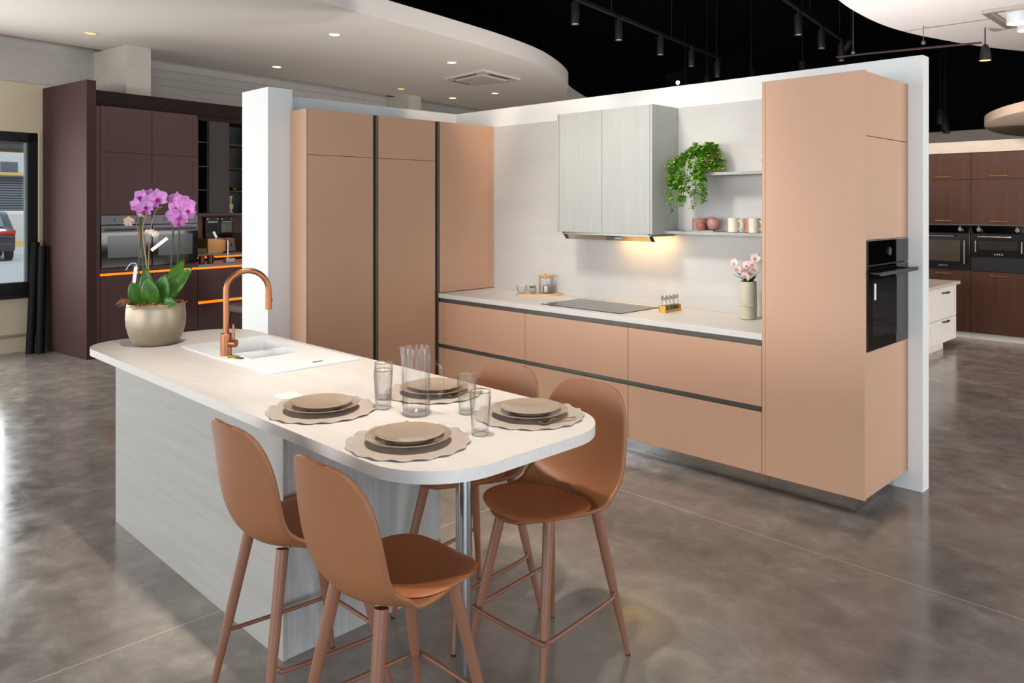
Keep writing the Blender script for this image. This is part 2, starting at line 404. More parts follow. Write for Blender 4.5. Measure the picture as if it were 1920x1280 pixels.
# ------------------------------------------------------------------ tall cabinets on the side wall
XT = -4.9784; ZT = 2.3235; ZP = .1063
def tall(y0, y1, label, z0, side_l=False, ch=True, seam=True, fill=None):
    t = thing('tall_cabinet', label, 'cabinet', ((XS+XT)/2, (y0+y1)/2, 0 if z0 < .5 else .9))
    a = y0 + (.016 if side_l else .0)
    part('body', MB().box((-5.198 if side_l else XS+.002), XT-.022, a, y1-.002, z0, ZT-.001), CARC, t)
    if side_l: part('side_panel', MB().box(-5.2, XT, y0, y0+.014, 0, ZT), LAC, t, bev=.001)
    b1 = y1 - (.05 if ch else (y1-fill if fill else 0)) - .001
    if seam:
        part('upper_door', MB().box(XT-.02, XT, a+.001, b1, 1.9945, ZT), LAC, t, bev=.0015)
        part('lower_door', MB().box(XT-.02, XT, a+.001, b1, z0, 1.9915), LAC, t, bev=.0015)
    else: part('door', MB().box(XT-.02, XT, a+.001, b1, z0+.003, ZT), LAC, t, bev=.0015)
    if ch:
        c = part('handle_channel', MB().box(XT-.0215, XT-.018, y1-.05, y1-.022, z0, ZT), DGREY, t, 'dark vertical finger channel')
        part('channel_profile', MB().box(XT-.0215, XT-.003, y1-.022, y1-.006, z0, ZT), GREYM, c, 'grey metal edge')
    if fill: part('filler', MB().box(XT-.02, XT, fill+.001, y1-.002, z0+.003, ZT), LAC, t)
    if z0 < .5: part('plinth', MB().box(-5.19, XT-.06, a, y1-.002, 0, z0-.001), PLINTH, t)
    return t
tall(2.876, 3.503, 'terracotta tall cabinet beside the white column, with a pale lit side panel', ZP, True)
tall(3.503, 4.117, 'terracotta tall cabinet in the middle of the three along the side wall', ZP)
tall(4.118, YB-.001, 'terracotta corner cabinet with one plain door standing on the pale worktop', .902, ch=False, seam=False, fill=4.67)
# ------------------------------------------------------------------ base run, worktop, splashback
YD = 4.0971; YC = 4.0984; XL = -2.1065
def base_unit(x0, x1, label, left_fill=None):
    t = thing('drawer_unit', label, 'cabinet', ((x0+x1)/2, 4.4, 0))
    part('body', MB().box(x0+.001, x1-.001, YD+.022, YB-.005, ZP, .862), CARC, t)
    f0 = x0
    if left_fill:
        f = part('filler', MB().box(x0+.004, left_fill-.001, YD, YD+.02, ZP+.001, .455).box(x0+.004, left_fill-.001, YD, YD+.02, .487, .83), LAC, t)
        f0 = left_fill
    part('upper_drawer', MB().box(f0+.002, x1-.002, YD, YD+.02, .487, .83), LAC, t, bev=.0015)
    part('lower_drawer', MB().box(f0+.002, x1-.002, YD, YD+.02, ZP+.001, .455), LAC, t, bev=.0015)
    part('handle_profile', MB().box(x0+.002, x1, YD+.018, YD+.0215, .832, .862).box(x0+.002, x1, YD+.003, YD+.0215, .83, .834), GREYM, t, 'grey metal finger profile under the worktop')
    part('handle_profile', MB().box(x0+.002, x1, YD+.018, YD+.0215, .455, .487).box(x0+.002, x1, YD+.003, YD+.0215, .4555, .4595), GREYM, t, 'grey metal finger profile between the drawers')
    pl = part('plinth', MB().box(x0, x1, 4.185, 4.2, 0, ZP-.001), PLINTH, t)
    part('seal_strip', MB().box(x0, x1, 4.181, 4.1848, .0, .012), STEEL, pl)
base_unit(-4.9755, -3.976, 'terracotta drawer unit in the corner next to the tall cabinets', -4.906)
base_unit(-3.976, -3.041, 'terracotta drawer unit under the black hob, middle of the run')
base_unit(-3.041, -2.108, 'terracotta drawer unit left of the tall oven cabinet')
solo('worktop', MB().prism([(XS+.002, YC+.022), (XT+.001, YC+.022), (XT+.001, YC), (XL-.001, YC), (XL-.001, YB-.001), (XS+.002, YB-.001)], .864, .9), WTOP, 'pale worktop running along the back wall over the drawers', 'worktop', bev=.0015)
solo('splashback', MB().box(XT+.001, XL-.001, YB-.012, YB-.0005, .9005, 2.322), SPL, 'pale grained splashback panel covering the back wall', 'splashback')
# ------------------------------------------------------------------ oven column
XR = -1.5406
t = thing('oven_cabinet', 'tall terracotta cabinet housing the black oven at the right end', 'cabinet', ((XL+XR)/2, 4.42, 0))
part('side_panel', MB().box(-2.087, XR, YD, YD+.02, ZP, 2.3248), LAC, t, bev=.0015)
part('filler', MB().box(XL, -2.0885, YD, YD+.02, ZP, 2.3245), LAC, t, bev=.001)
part('body', MB().box(XL, XR-.024, YD+.021, YB-.013, ZP, 1.39+.04).box(XL, XR-.024, YD+.021, YB-.013, 1.45, 2.322), CARC, t)
part('upper_door', MB().box(XR-.0235, XR-.006, YD+.024, YB-.014, 1.989, 2.322), LAC, t, bev=.0015)
part('middle_door', MB().box(XR-.0235, XR-.006, YD+.024, YB-.014, 1.446, 1.986), LAC, t, bev=.0015)
part('lower_door', MB().box(XR-.0235, XR-.006, YD+.024, YB-.014, ZP, .862), LAC, t, bev=.0015)
part('back_strip', MB().box(XR-.024, XR-.003, YB-.0135, YB-.002, ZP, 2.32), LAC, t)
part('plinth', MB().box(XL, -1.623, 4.185, 4.2, 0, ZP-.001).box(-1.638, -1.623, 4.2, YB-.001, 0, ZP-.001), PLINTH, t, 'mirror steel plinth')
o = thing('built_in_oven', 'black glass built-in oven in the tall terracotta cabinet', 'oven', (XR, 4.43, .862))
part('control_panel', MB().box(XR-.021, XR+.004, 4.125, 4.722, 1.315, 1.44), DGLASS, o, bev=.001)
part('knob', MB().cyl((XR+.004, 4.42, 1.378), (XR+.012, 4.42, 1.378), .022, 24), BLACK, o)
d = part('oven_door', MB().box(XR-.021, XR+.004, 4.125, 4.722, .868, 1.308), DGLASS, o, bev=.001)
part('window_glass', MB().box(XR+.0041, XR+.0052, 4.185, 4.662, .93, 1.235), plain('oven window glass', '#1a1d1e', .03, spec=.7, noise=0), d)
part('handle', MB().box(XR+.052, XR+.066, 4.15, 4.70, 1.262, 1.282).box(XR+.004, XR+.055, 4.165, 4.18, 1.266, 1.278).box(XR+.004, XR+.055, 4.668, 4.683, 1.266, 1.278), BLACK, d, bev=.002)
part('sticker', MB().box(XR+.0053, XR+.006, 4.21, 4.235, 1.13, 1.215), PAPER, d, 'small white energy sticker')
part('trim_strip', MB().box(XR-.01, XR+.003, 4.125, 4.722, 1.4405, 1.4445), STEEL, o)
# ------------------------------------------------------------------ wall cabinet, hood, shelves
YF = 4.412
t = thing('wall_cabinet', 'pale grey wall cabinet with two doors above the hob', 'cabinet', (-3.507, 4.58, 1.428))
part('body', MB().box(-3.922, -3.092, YF+.022, YB-.014, 1.432, 2.315), CARC, t)
part('side_panel', MB().box(-3.94, -3.9245, YF, YB-.0125, 1.428, 2.3205), WALLC, t, bev=.001)
part('side_panel', MB().box(-3.0895, -3.072, YF, YB-.0125, 1.428, 2.3205), WALLC, t, bev=.001)
part('door', MB().box(-3.921, -3.5085, YF+.001, YF+.02, 1.429, 2.318), WALLC, t, bev=.001)
part('door', MB().box(-3.5055, -3.093, YF+.001, YF+.02, 1.429, 2.318), WALLC, t, bev=.001)
h = thing('cooker_hood', 'slim pull-out cooker hood with amber light under the wall cabinet', 'hood', (-3.5, 4.5, 1.375))
hb = MB(); hb.box(-3.9, -3.1, 4.43, YB-.02, 1.41, 1.4275)
part('housing', hb, plain('hood steel', '#8b8a86', .3, metal=.8), h)
gl = MB(); gl.grid([[(-3.885, 4.432, 1.425), (-3.125, 4.432, 1.425)], [(-3.885, 4.475, 1.376), (-3.125, 4.475, 1.376)]], False)
VIS = pane('smoky visor glass'); VIS.node_tree.nodes['Transparent BSDF'].inputs['Color'].default_value = (.74, .70, .64, 1)
part('glass_visor', gl, VIS, h, solid=.004)
for x in (-3.9, -3.118):
    vs = []
    for xx in (x, x+.016): vs += [(xx, 4.424, 1.4275), (xx, 4.452, 1.4275), (xx, 4.492, 1.374), (xx, 4.470, 1.374)]
    part('bracket', MB().add(vs, [(0,1,2,3), (7,6,5,4), (0,4,5,1), (1,5,6,2), (2,6,7,3), (3,7,4,0)]), BLACK, h)
part('lamp', MB().box(-3.5, -3.2, 4.56, 4.62, 1.403, 1.41), HOODL, h, 'lit amber lamp')
part('display', MB().box(-3.42, -3.36, 4.452, 4.456, 1.387, 1.41), plain('pale label', '#b9c2cc', .5), h, 'small pale label')
solo('shelf', MB().box(-3.071, XL-.001, 4.559, YB-.0125, 1.430, 1.4495), WALLC, 'lower pale shelf holding candles and mugs', 'shelf', group=None, bev=.001)
solo('shelf', MB().box(-2.791, XL-.001, 4.559, YB-.0125, 1.826, 1.8455), WALLC, 'upper pale shelf holding the trailing plant', 'shelf', bev=.001)
# ------------------------------------------------------------------ hob and things on the worktop
h = thing('induction_hob', 'black glass induction hob set in the worktop', 'hob', (-3.51, 4.4, .9))
part('glass', MB().box(-3.885, -3.155, 4.17, 4.61, .9, .9055), HOBG, h, bev=.002)
zz = MB()
for x in (-3.72, -3.32):
    for y in (4.29, 4.49): zz.lathe([(.074, 0), (.078, .0003), (.078, 0)], (x, y, .9056), 40, cap=False)
part('cooking_zones', zz, plain('zone print', '#6b6a66', .3), h)
# serving board with press, cups and cactus
bd = []
for k in range(48):
    a = 2*PI*k/48; u = .185*math.copysign(abs(math.cos(a))**.75, math.cos(a)); v = .075*math.copysign(abs(math.sin(a))**.8, math.sin(a))
    ca, sa = math.cos(PI/4), math.sin(PI/4); bd.append((-4.29+u*ca-v*sa, 4.585+u*sa+v*ca))
solo('serving_board', MB().prism(bd, .9003, .915), BISC, 'rounded oak serving board on the worktop near the corner', 'board', bev=.003)
fp = thing('coffee_press', 'glass press jar with an oak lid on the oak board', 'jar', (-4.262, 4.637, .9153))
c0 = (-4.262, 4.637, .9155)
part('jar', MB().lathe([(.001, 0), (.055, 0), (.058, .004), (.058, .125), (.0555, .125), (.0555, .006), (.001, .006)], c0, 32, cap=False), GLASS, fp)
part('lid', MB().lathe([(.05, .1255), (.063, .138), (.064, .145), (.001, .147)], c0, 32), BISC, fp)
part('lid_knob', MB().sphere((c0[0], c0[1], c0[2]+.155), .0095, 12, 8), GOLD, fp)
part('plunger', MB().cyl((c0[0], c0[1], .98), (c0[0], c0[1], 1.04), .003).lathe([(.024, .008), (.026, .01), (.026, .062), (.02, .066)], c0, 20), STEEL, fp)
for x, y, lb in ((-4.405, 4.50, 'clear glass tea cup at the left end of the oak board'), (-4.40, 4.60, 'clear glass tea cup behind the small cactus')):
    cp = thing('glass_cup', lb, 'cup', (x, y, .9153))
    part('bowl', MB().lathe([(.001, 0), (.028, 0), (.036, .02), (.041, .062), (.039, .062), (.034, .021), (.026, .004), (.001, .004)], (x, y, .9155), 28, cap=False), GLASS, cp)
    pts = [(x+.036+.02*math.sin(PI*i/8)*1.0, y, .9155+.018+.034*i/8) for i in range(9)]
    part('handle', MB().tube(pts, .003, 8), GLASS, cp)
ct = thing('potted_cactus', 'tiny cactus in a grey concrete pot on the oak board', 'plant', (-4.325, 4.548, .9153))
part('pot', MB().lathe([(.018, 0), (.03, .018), (.03, .036), (.022, .05), (.018, .05), (.018, .042), (.001, .042)], (-4.325, 4.548, .9155), 7, smooth=False, cap=True), CONC, ct)
sp = MB()
for k in range(16):
    a = 2.4*k; e = .3+.07*(k % 5)
    d = Vector((math.cos(a)*math.cos(e), math.sin(a)*math.cos(e), math.sin(e))); p = Vector((-4.325, 4.548, .958))
    sp.tube([p, p+d*.016, p+d*.034], [.004, .004, .0004], 5)
part('spikes', sp, GREEN3, ct)
# spice rack
r = thing('spice_rack', 'small bamboo rack for four spice jars beside the hob', 'rack', (-3.0, 4.52, .9))
rx, ry0, ry1 = -3.0, 4.425, 4.615
part('tray', MB().box(rx-.028, rx+.028, ry0, ry1, .9003, .909).box(rx-.028, rx+.028, ry0, ry0+.006, .909, .946).box(rx-.028, rx+.028, ry1-.006, ry1, .909, .946).box(rx-.028, rx-.023, ry0, ry1, .92, .944).box(rx+.023, rx+.028, ry0, ry1, .912, .918), BAMB, r)
for k, lb in enumerate(('spice jar at the hob-side front end of the bamboo rack', 'second spice jar from the front of the bamboo rack', 'third spice jar from the front of the bamboo rack', 'spice jar at the wall end of the bamboo rack')):
    y = ry0+.028+.0445*k
    j = thing('spice_jar', lb, 'jar', (rx, y, .909), group='spice jars in the bamboo rack')
    part('jar', MB().lathe([(.001, .0005), (.019, .0005), (.02, .003), (.02, .078), (.018, .078), (.018, .004), (.001, .004)], (rx, y, .909), 24, cap=False), GLASS, j)
    part('lid', MB().lathe([(.021, .0785), (.0215, .08), (.0215, .1), (.019, .103), (.001, .103)], (rx, y, .909), 24), STEEL, j)
    part('spice', MB().lathe([(.0172, .0045), (.0172, .03), (.001, .031)], (rx, y, .909), 18), plain('ground spice %d' % k, ('#7a3a20', '#8a7a34', '#59612c', '#6d2f1e')[k], .9), j)

# flowers -------------------------------------------------------------
def petal(mb, M, L, W, curl=.25, n=6, tipw=.35):
    rows = []
    for i in range(n+1):
        t = i/n; ww = W*math.sin(PI*(.08+.92*t)**.8)**.8 if 0 < t < 1 else W*.12
        if t == 1: ww = W*.08
        rows.append([M @ Vector((s*ww, L*t, curl*L*t*t - .35*curl*abs(s)*ww)) for s in (-1, -.5, 0, .5, 1)])
    mb.grid(rows)
def orchid_flower(mb, lip, p, d, r, roll=0):
    d = Vector(d).normalized(); q = d.to_track_quat('Z', 'Y').to_matrix().to_4x4()
    B = Matrix.Translation(p) @ q @ Matrix.Rotation(roll, 4, 'Z')
    for a, l, w_ in ((0, 1, .42), (72*1.62, .95, .36), (-72*1.62, .95, .36)):
        petal(mb, B @ Matrix.Rotation(math.radians(a), 4, 'Z'), r*l, r*w_, .12)
    for a in (68, -68): petal(mb, B @ Matrix.Rotation(math.radians(a), 4, 'Z') @ Matrix.Translation((0, 0, .004)), r*1.0, r*.62, .16)
    petal(lip, B @ Matrix.Rotation(PI, 4, 'Z') @ Matrix.Translation((0, 0, .003)), r*.5, r*.22, .9)
    for s in (-1, 1): petal(lip, B @ Matrix.Rotation(PI+s*.9, 4, 'Z') @ Matrix.Translation((0, 0, .003)), r*.3, r*.14, 1.2)
    lip.sphere(B @ Vector((0, 0, .006)), r*.13, 8, 6)
def leaf(mb, p0, d, up, L, W, bend=.3, n=10):
    d = Vector(d).normalized(); up = Vector(up); sd = d.cross(up).normalized(); up = sd.cross(d).normalized(); rows = []
    for i in range(n+1):
        t = i/n; ww = W*max(.06, math.sin(PI*min(1, .12+.88*t)**1.1)**.75) if t < 1 else .001
        c = Vector(p0) + d*(L*t) + up*(L*bend*(t - t*t*1.6))
        rows.append([c + sd*(s*ww) + up*(abs(s)*ww*.28) for s in (-1, -.5, 0, .5, 1)])
    mb.grid(rows)
# vase on the worktop
vx, vy = -2.447, 4.575
v = thing('flower_vase', 'sage ribbed ceramic vase of pink orchids by the oven cabinet', 'vase', (vx, vy, .9))
part('vase', MB().lathe([(.044, .0003), (.052, .004), (.0535, .08), (.0535, .083), (.056, .085), (.057, .09), (.056, .094), (.0535, .096), (.0525, .238), (.051, .241), (.048, .241), (.048, .2), (.001, .2)], (vx, vy, .9), 40), SAGE, v)
st = MB(); tips = [(-2.482, 4.53, 1.235), (-2.50, 4.53, 1.235), (-2.44, 4.56, 1.20), (-2.39, 4.55, 1.26), (-2.375, 4.53, 1.30)]
for tx, ty, tz in tips: st.tube([(vx, vy, 1.1), (vx+(tx-vx)*.3, vy+(ty-vy)*.3, 1.17), (tx, ty, tz)], .0017, 6)
st.tube([(-2.39, 4.55, 1.26), (-2.36, 4.53, 1.31), (-2.335, 4.51, 1.325)], .0015, 6)
part('stem', st, plain('olive stem', '#7a7a48', .6), v)
fl = MB(); lp = MB()
for p, d in (((-2.515, 4.525, 1.255), (-.2, -1, .2)), ((-2.495, 4.52, 1.22), (.2, -1, -.1)), ((-2.455, 4.545, 1.215), (.1, -1, .1)), ((-2.42, 4.55, 1.20), (.5, -1, -.2)), ((-2.395, 4.53, 1.255), (.4, -1, .3)), ((-2.43, 4.53, 1.245), (-.2, -1, .2)), ((-2.37, 4.52, 1.295), (.4, -1, .4)), ((-2.39, 4.53, 1.225), (.5, -1, -.2)), ((-2.45, 4.54, 1.18), (0, -1, -.3))):
    orchid_flower(fl, lp, p, d, .034, random.uniform(-.4, .4))
part('blossoms', fl, BLUSH, v, 'blush pink orchid blossoms'); bc = part('blossom_centres', lp, plain('rose lip', '#d59a98', .6), v); bc['kind'] = 'stuff'
lv = MB()
for a in (-.2, 2.6, .9, 3.6): leaf(lv, (vx, vy, 1.1), (math.cos(a)*.62, math.sin(a)*.4-.2, .8), (0, 0, 1), .125, .019, .25)
part('leaves', lv, GREEN3, v)
# trailing plant
tx, ty, tz = -2.76, 4.62, 1.8458
t = thing('trailing_plant', 'bushy green trailing plant hanging over the upper shelf', 'plant', (tx, ty, tz))
part('pot', MB().lathe([(.045, .0003), (.05, .003), (.062, .115), (.06, .118), (.056, .118), (.053, .09), (.001, .09)], (tx, ty, tz), 24), plain('clay pot', '#b08a72', .7), t)
vn = MB(); lf = MB()
strands = []
def strand(pts):
    P = smooth_curve3([Vector(p) for p in pts]); strands.append(P)
def smooth_curve3(P, n=6):
    out = []
    for i in range(len(P)-1):
        p0, p1, p2, p3 = P[max(i-1, 0)], P[i], P[i+1], P[min(i+2, len(P)-1)]
        for k in range(n):
            u = k/n; out.append(.5*((2*p1)+(-p0+p2)*u+(2*p0-5*p1+4*p2-p3)*u*u+(-p0+3*p1-3*p2+p3)*u**3))
    out.append(P[-1]); return out
top = Vector((tx, ty, tz+.11))
random.seed(11)
for k in range(17):        # left curtain of vines
    ex = tx-.13+random.uniform(-.075, .07); ey = ty-.13+random.uniform(-.04, .04); L = random.choice((.06, .1, .14, .18, .22, .26))
    strand([top, (tx-.07, ty-.06, tz+.14+random.uniform(-.02, .03)), (ex, ey, tz+.07), (ex+random.uniform(-.02, .02), ey-.01, tz-L*.5), (ex+random.uniform(-.025, .025), ey+random.uniform(-.02, .02), tz-L)])
for k in range(9):         # right front vines
    ex = tx-.005+random.uniform(-.035, .035); ey = 4.52+random.uniform(-.02, .01); L = random.choice((.05, .1, .14, .19, .23))
    strand([top, (tx, ty-.06, tz+.12), (ex, ey, tz+.04), (ex+random.uniform(-.02, .02), ey, tz-L*.5), (ex+random.uniform(-.02, .03), ey, tz-L)])
for k in range(12):        # right side and the crown
    a = random.uniform(-1.9, .4); rr = random.uniform(.05, .1); up = random.uniform(.0, .06)
    strand([top, (tx+rr*.6*math.cos(a), ty+rr*.5*math.sin(a), tz+.15+up), (tx+rr*math.cos(a), ty+rr*.6*math.sin(a), tz+.1+up*.6), (tx+(rr+.01)*math.cos(a)+.01, ty-.02+rr*.6*math.sin(a), tz+.035)])
for k in range(12):
    a = 2*PI*k/12; strand([top, (tx-.01+.03*math.cos(a), ty+.03*math.sin(a), tz+.15), (tx-.02+.075*math.cos(a), ty+.06*math.sin(a)-.01, tz+.165+.035*random.random())])
for P in strands:
    vn.tube(P, .0013, 5)
    for i in range(2, len(P)):
        for s in (0, 1, 2):
            a = random.uniform(0, 2*PI); d = Vector((math.cos(a), math.sin(a)-.25, random.uniform(-.55, .35)))
            p = P[i] + (P[i]-P[i-1])*random.random()
            leaf(lf, p, d, (0, 0, 1), random.uniform(.028, .042), random.uniform(.0075, .0115), .2, 4)
YMAX = YB-.016; XMIN = -3.068
lf.v = [(max(x, XMIN), min(y, YMAX), z) for x, y, z in lf.v]; vn.v = [(max(x, XMIN), min(y, YMAX), z) for x, y, z in vn.v]
part('vines', vn, STEMD, t); part('foliage', lf, GREEN2, t)
# lower shelf things
zs = 1.4498
solo('slate_tray', MB().box(-2.915, -2.70, 4.575, 4.72, zs, zs+.009), SLATE, 'thin grey slate tray under the candles on lower shelf', 'tray', bev=.002)
c = thing('pillar_candle', 'round pink pillar candle with wick on the slate tray', 'candle', (-2.85, 4.652, zs+.009))
part('wax', MB().lathe([(.048, .0003), (.05, .003), (.05, .074), (.047, .078), (.001, .076)], (-2.85, 4.652, zs+.009), 36), PINK, c)
part('wick', MB().cyl((-2.85, 4.652, zs+.084), (-2.851, 4.652, zs+.106), .0012, 6), BLACK, c)
solo('tealight_holder', MB().lathe([(.024, .0003), (.028, .006), (.03, .05), (.027, .052), (.025, .05), (.024, .02), (.001, .02)], (-2.80, 4.592, zs+.009), 24), PINKB, 'small brown pink tealight holder in front of pillar candle', 'candle holder')
bl = MB(); n = 48
for i in range(25):
    f = PI*i/24; row = []
    for k in range(n):
        a = 2*PI*k/n; rr = .043*(1+.035*math.sin(12*a+14*f)); row.append((-2.745+rr*math.sin(f)*math.cos(a), 4.648+rr*math.sin(f)*math.sin(a), zs+.009+.0445-rr*math.cos(f)))
    bl.v += row
for i in range(24):
    for k in range(n): bl.f.append([i*n+k, i*n+(k+1) % n, (i+1)*n+(k+1) % n, (i+1)*n+k]); bl.s.append(True)
solo('ball_candle', bl, plain('dusty rose wax', '#c48d86', .6), 'dusty rose ball candle with swirled grooves on slate tray', 'candle')
def mug(x, y, z, m, lb, s=1, ang=0.0, group=None, fr=1, name='mug'):
    g = thing(name, lb, 'mug', (x, y, z), fr, group)
    part('cup', MB().lathe([(.03*s, .0003), (.034*s, .003*s), (.036*s, .09*s), (.034*s, .09*s), (.032*s, .006*s), (.001, .006*s)], (x, y, z), 32), m, g)
    pts = [(x+math.cos(ang)*(.034+.03*math.sin(PI*i/10))*s, y+math.sin(ang)*(.034+.03*math.sin(PI*i/10))*s, z+(.02+.055*i/10)*s) for i in range(11)]
    part('handle', MB().tube(pts, .0045*s, 8), m, g)
mug(-2.575, 4.62, zs, MCREAM, 'cream mug with handle to the right, nearest the candles on lower shelf', 1.05, -.1)
mug(-2.50, 4.685, zs, MTERR, 'terracotta mug behind the right-hand cream mug on lower shelf', 1.0, 2.2)
mug(-2.42, 4.605, zs, MCREAM, 'cream mug at the right end of lower shelf, in front of terracotta mug', 1.05, -.1)
solo('bud_vase', MB().lathe([(.02, .0003), (.045, .03), (.055, .07), (.045, .11), (.018, .135), (.02, .145), (.001, .14)], (-2.335, 4.655, 1.8458), 28), plain('mauve glaze', '#9a7f86', .5), 'round mauve vase on upper shelf, mostly behind oven cabinet', 'vase')

# ------------------------------------------------------------------ island
IX0, IX1, IY0, IY1 = -4.475, -1.585, 1.257, 2.115
def rrect(x0, x1, y0, y1, rs, n=14):
    out = []
    for (cx, cy, a0), r in zip(((x0, y0, PI), (x1, y0, 1.5*PI), (x1, y1, 0), (x0, y1, .5*PI)), rs):
        px = cx + r if cx == x0 else cx - r; py = cy + r if cy == y0 else cy - r
        for k in range(n+1):
            a = a0 + .5*PI*k/n; out.append((px+r*math.cos(a), py+r*math.sin(a)))
    return out
isl = thing('kitchen_island', 'pale oak island body under the rounded dining worktop', 'island', (-3.4, 1.74, 0))
part('front_panel', MB().box(-4.265, -2.53, 1.37, 1.388, 0, .8615), WFRONT, isl, bev=.001)
part('end_panel', MB().box(-2.552, -2.534, 1.389, 2.10, 0, .8615), WEND, isl, bev=.001)
part('end_panel', MB().box(-4.264, -4.246, 1.389, 2.10, 0, .8615), WEND, isl)
part('back_fronts', MB().box(-4.245, -2.554, 2.08, 2.098, .1, .83), LAC, isl, 'terracotta fronts on the working side')
part('plinth', MB().box(-4.245, -2.554, 2.02, 2.035, 0, .099), PLINTH, isl)
BW = [(-3.916, -3.612, 1.70, 2.004), (-3.576, -3.43, 1.70, 1.95)]     # sink bowls
hole = [(-3.95, 1.66), (-3.40, 1.66), (-3.40, 2.03), (-3.95, 2.03)]
wt = thing('dining_worktop', 'long pale worktop with rounded corners over island and dining end', 'worktop', (-3.03, 1.69, .864))
part('top', MB().prism(rrect(IX0, IX1, IY0, IY1, (.21, .25, .24, .22)), .864, .9, [hole]), WTOP, wt, bev=.0015)
lg = part('leg', MB().lathe([(.0272, .006), (.0272, .8635)], (-1.92, 1.69, 0), 36), STEEL, wt, 'polished steel tubular leg')
part('foot', MB().lathe([(.045, .0003), (.045, .004), (.03, .0075), (.028, .0075)], (-1.92, 1.69, 0), 36), CHROME, lg)
# sink: rim, two bowls and drainer in one moulded sheet
sk = thing('sink', 'white composite sink with two bowls and drainer in island worktop', 'sink', (-3.55, 1.83, .9))
m = MB(); x0, x1, y0, y1 = -4.02, -3.078, 1.60, 2.068; zt = .907
holes = [[(a, c), (b, c), (b, d), (a, d)] for a, b, c, d in BW]
m.prism(rrect(x0, x1, y0, y1, (.02, .02, .02, .02), 4), .9003, zt, holes)
for (a, b, c, d), dp in zip(BW, (.17, .10)):
    z0 = zt-dp; e = .018
    P = [(a, c), (b, c), (b, d), (a, d)]; Q = [(a+e, c+e), (b-e, c+e), (b-e, d-e), (a+e, d-e)]
    vs = [(x, y, zt-.003) for x, y in P] + [(x, y, z0) for x, y in Q]
    m.add(vs, [(i, (i+1) % 4, 4+(i+1) % 4, 4+i) for i in range(4)] + [(4, 5, 6, 7)])
part('basin', m, SINKW, sk, bev=.0025)
part('overflow_slot', MB().box(-3.165, -3.155, 1.86, 1.91, zt, zt+.0015), BLACK, sk, 'small dark badge on the drainer')
part('waste', MB().lathe([(.045, 0), (.045, .002), (.03, .004), (.001, .002)], (-3.77, 1.85, zt-.169), 28), STEEL, sk)
# tap
fx, fy = -3.600, 1.652
f = thing('kitchen_tap', 'tall brushed copper tap with arched spout at the sink', 'tap', (fx, fy, .907))
part('body', MB().lathe([(.026, .0005), (.026, .105), (.024, .107), (.001, .107)], (fx, fy, zt), 28), COPPER, f)
dirv = Vector((.33, .94, 0)).normalized(); R = .098; hz = zt+.107
pts = [Vector((fx, fy, hz)), Vector((fx, fy, hz+.1)), Vector((fx, fy, 1.212))]
for k in range(1, 21):
    a = PI*k/20; pts.append(Vector((fx, fy, 1.212)) + dirv*(R-R*math.cos(a)) + Vector((0, 0, R*math.sin(a))))
end = pts[-1]
part('spout', MB().tube(pts + [end-Vector((0, 0, .05))], .0138, 18), COPPER, f)
sh = part('spray_head', MB().cyl(end-Vector((0, 0, .0155)), end-Vector((0, 0, .095)), .0152, 20), COPPER, f)
part('button', MB().cyl(end+dirv*.013-Vector((0, 0, .05)), end+dirv*.02-Vector((0, 0, .05)), .005, 10), COPPER, sh)
lv = MB().cyl((fx+.02, fy+.012, zt+.06), (fx+.046, fy+.028, zt+.06), .019, 20)
lv.tube([(fx+.032, fy+.02, zt+.06), (fx+.036, fy+.022, zt+.1), (fx+.034, fy+.02, zt+.15)], [.006, .006, .005], 10)
part('lever', lv, COPPER, f)
kx, ky = -3.50, 1.665
k_ = thing('key_bunch', 'small bunch of yellow and dark metal keys at the foot of the tap', 'keys', (kx, ky, zt))
part('ring', MB().tube([(kx-.015+.011*math.cos(2*PI*i/20), ky+.011*math.sin(2*PI*i/20), zt+.004) for i in range(20)], .0018, 6, closed=True), STEEL, k_)
part('key', MB().obox(Matrix.Translation((kx+.02, ky-.004, zt+.004)) @ Matrix.Rotation(.3, 4, 'Z'), .045, .014, .005), BRONZE, k_, bev=.001)
part('key_fob', MB().obox(Matrix.Translation((kx-.022, ky-.02, zt+.006)) @ Matrix.Rotation(.9, 4, 'Z'), .04, .016, .008), plain('olive plastic', '#8c8a3a', .5), k_, bev=.002)
# white pop-up socket
pp = rrect(-2.735, -2.637, 1.428, 1.526, (.03,)*4, 8)
solo('charging_pad', MB().prism(pp, .9003, .9045), SINKW, 'white rounded square charging pad set near front edge of worktop', 'charger', bev=.001)

# ------------------------------------------------------------------ table settings
def wavy_mat(x, y, lb, ph):
    rows = []
    for rr in (.0, .1, .155, .176, .1885):
        row = []
        for k in range(120):
            a = 2*PI*k/120
            wv = 1 + (.022*math.cos(16*a+ph))*(rr/.19)**2
            z = .9012 + (.0035+.003*math.cos(16*a+ph+1.2))*max(0, (rr-.15)/.04)**1.5
            row.append((x+rr*wv*math.cos(a), y+rr*wv*math.sin(a), z))
        rows.append(row)
    return solo('placemat', MB().grid(rows, closed=True), MAT, lb, 'placemat', (x, y, .9), group='scalloped placemats', solid=.0016)
def plate(x, y, z, r, lb, big):
    pr = [(.001, .0005 if big else -.0032), (r*.6, .0005 if big else -.0032), (r*.62, .002), (r*.97, .0155), (r, .0185), (r*.985, .0195), (r*.93, .0165), (r*.66, .0065), (r*.6, .0052), (.001, .0048)]
    return solo('dinner_plate' if big else 'side_plate', MB().lathe(pr, (x, y, z), 72, cap=False), PLATE, lb, 'plate', (x, y, z), group='taupe dinner plates' if big else 'taupe side plates')
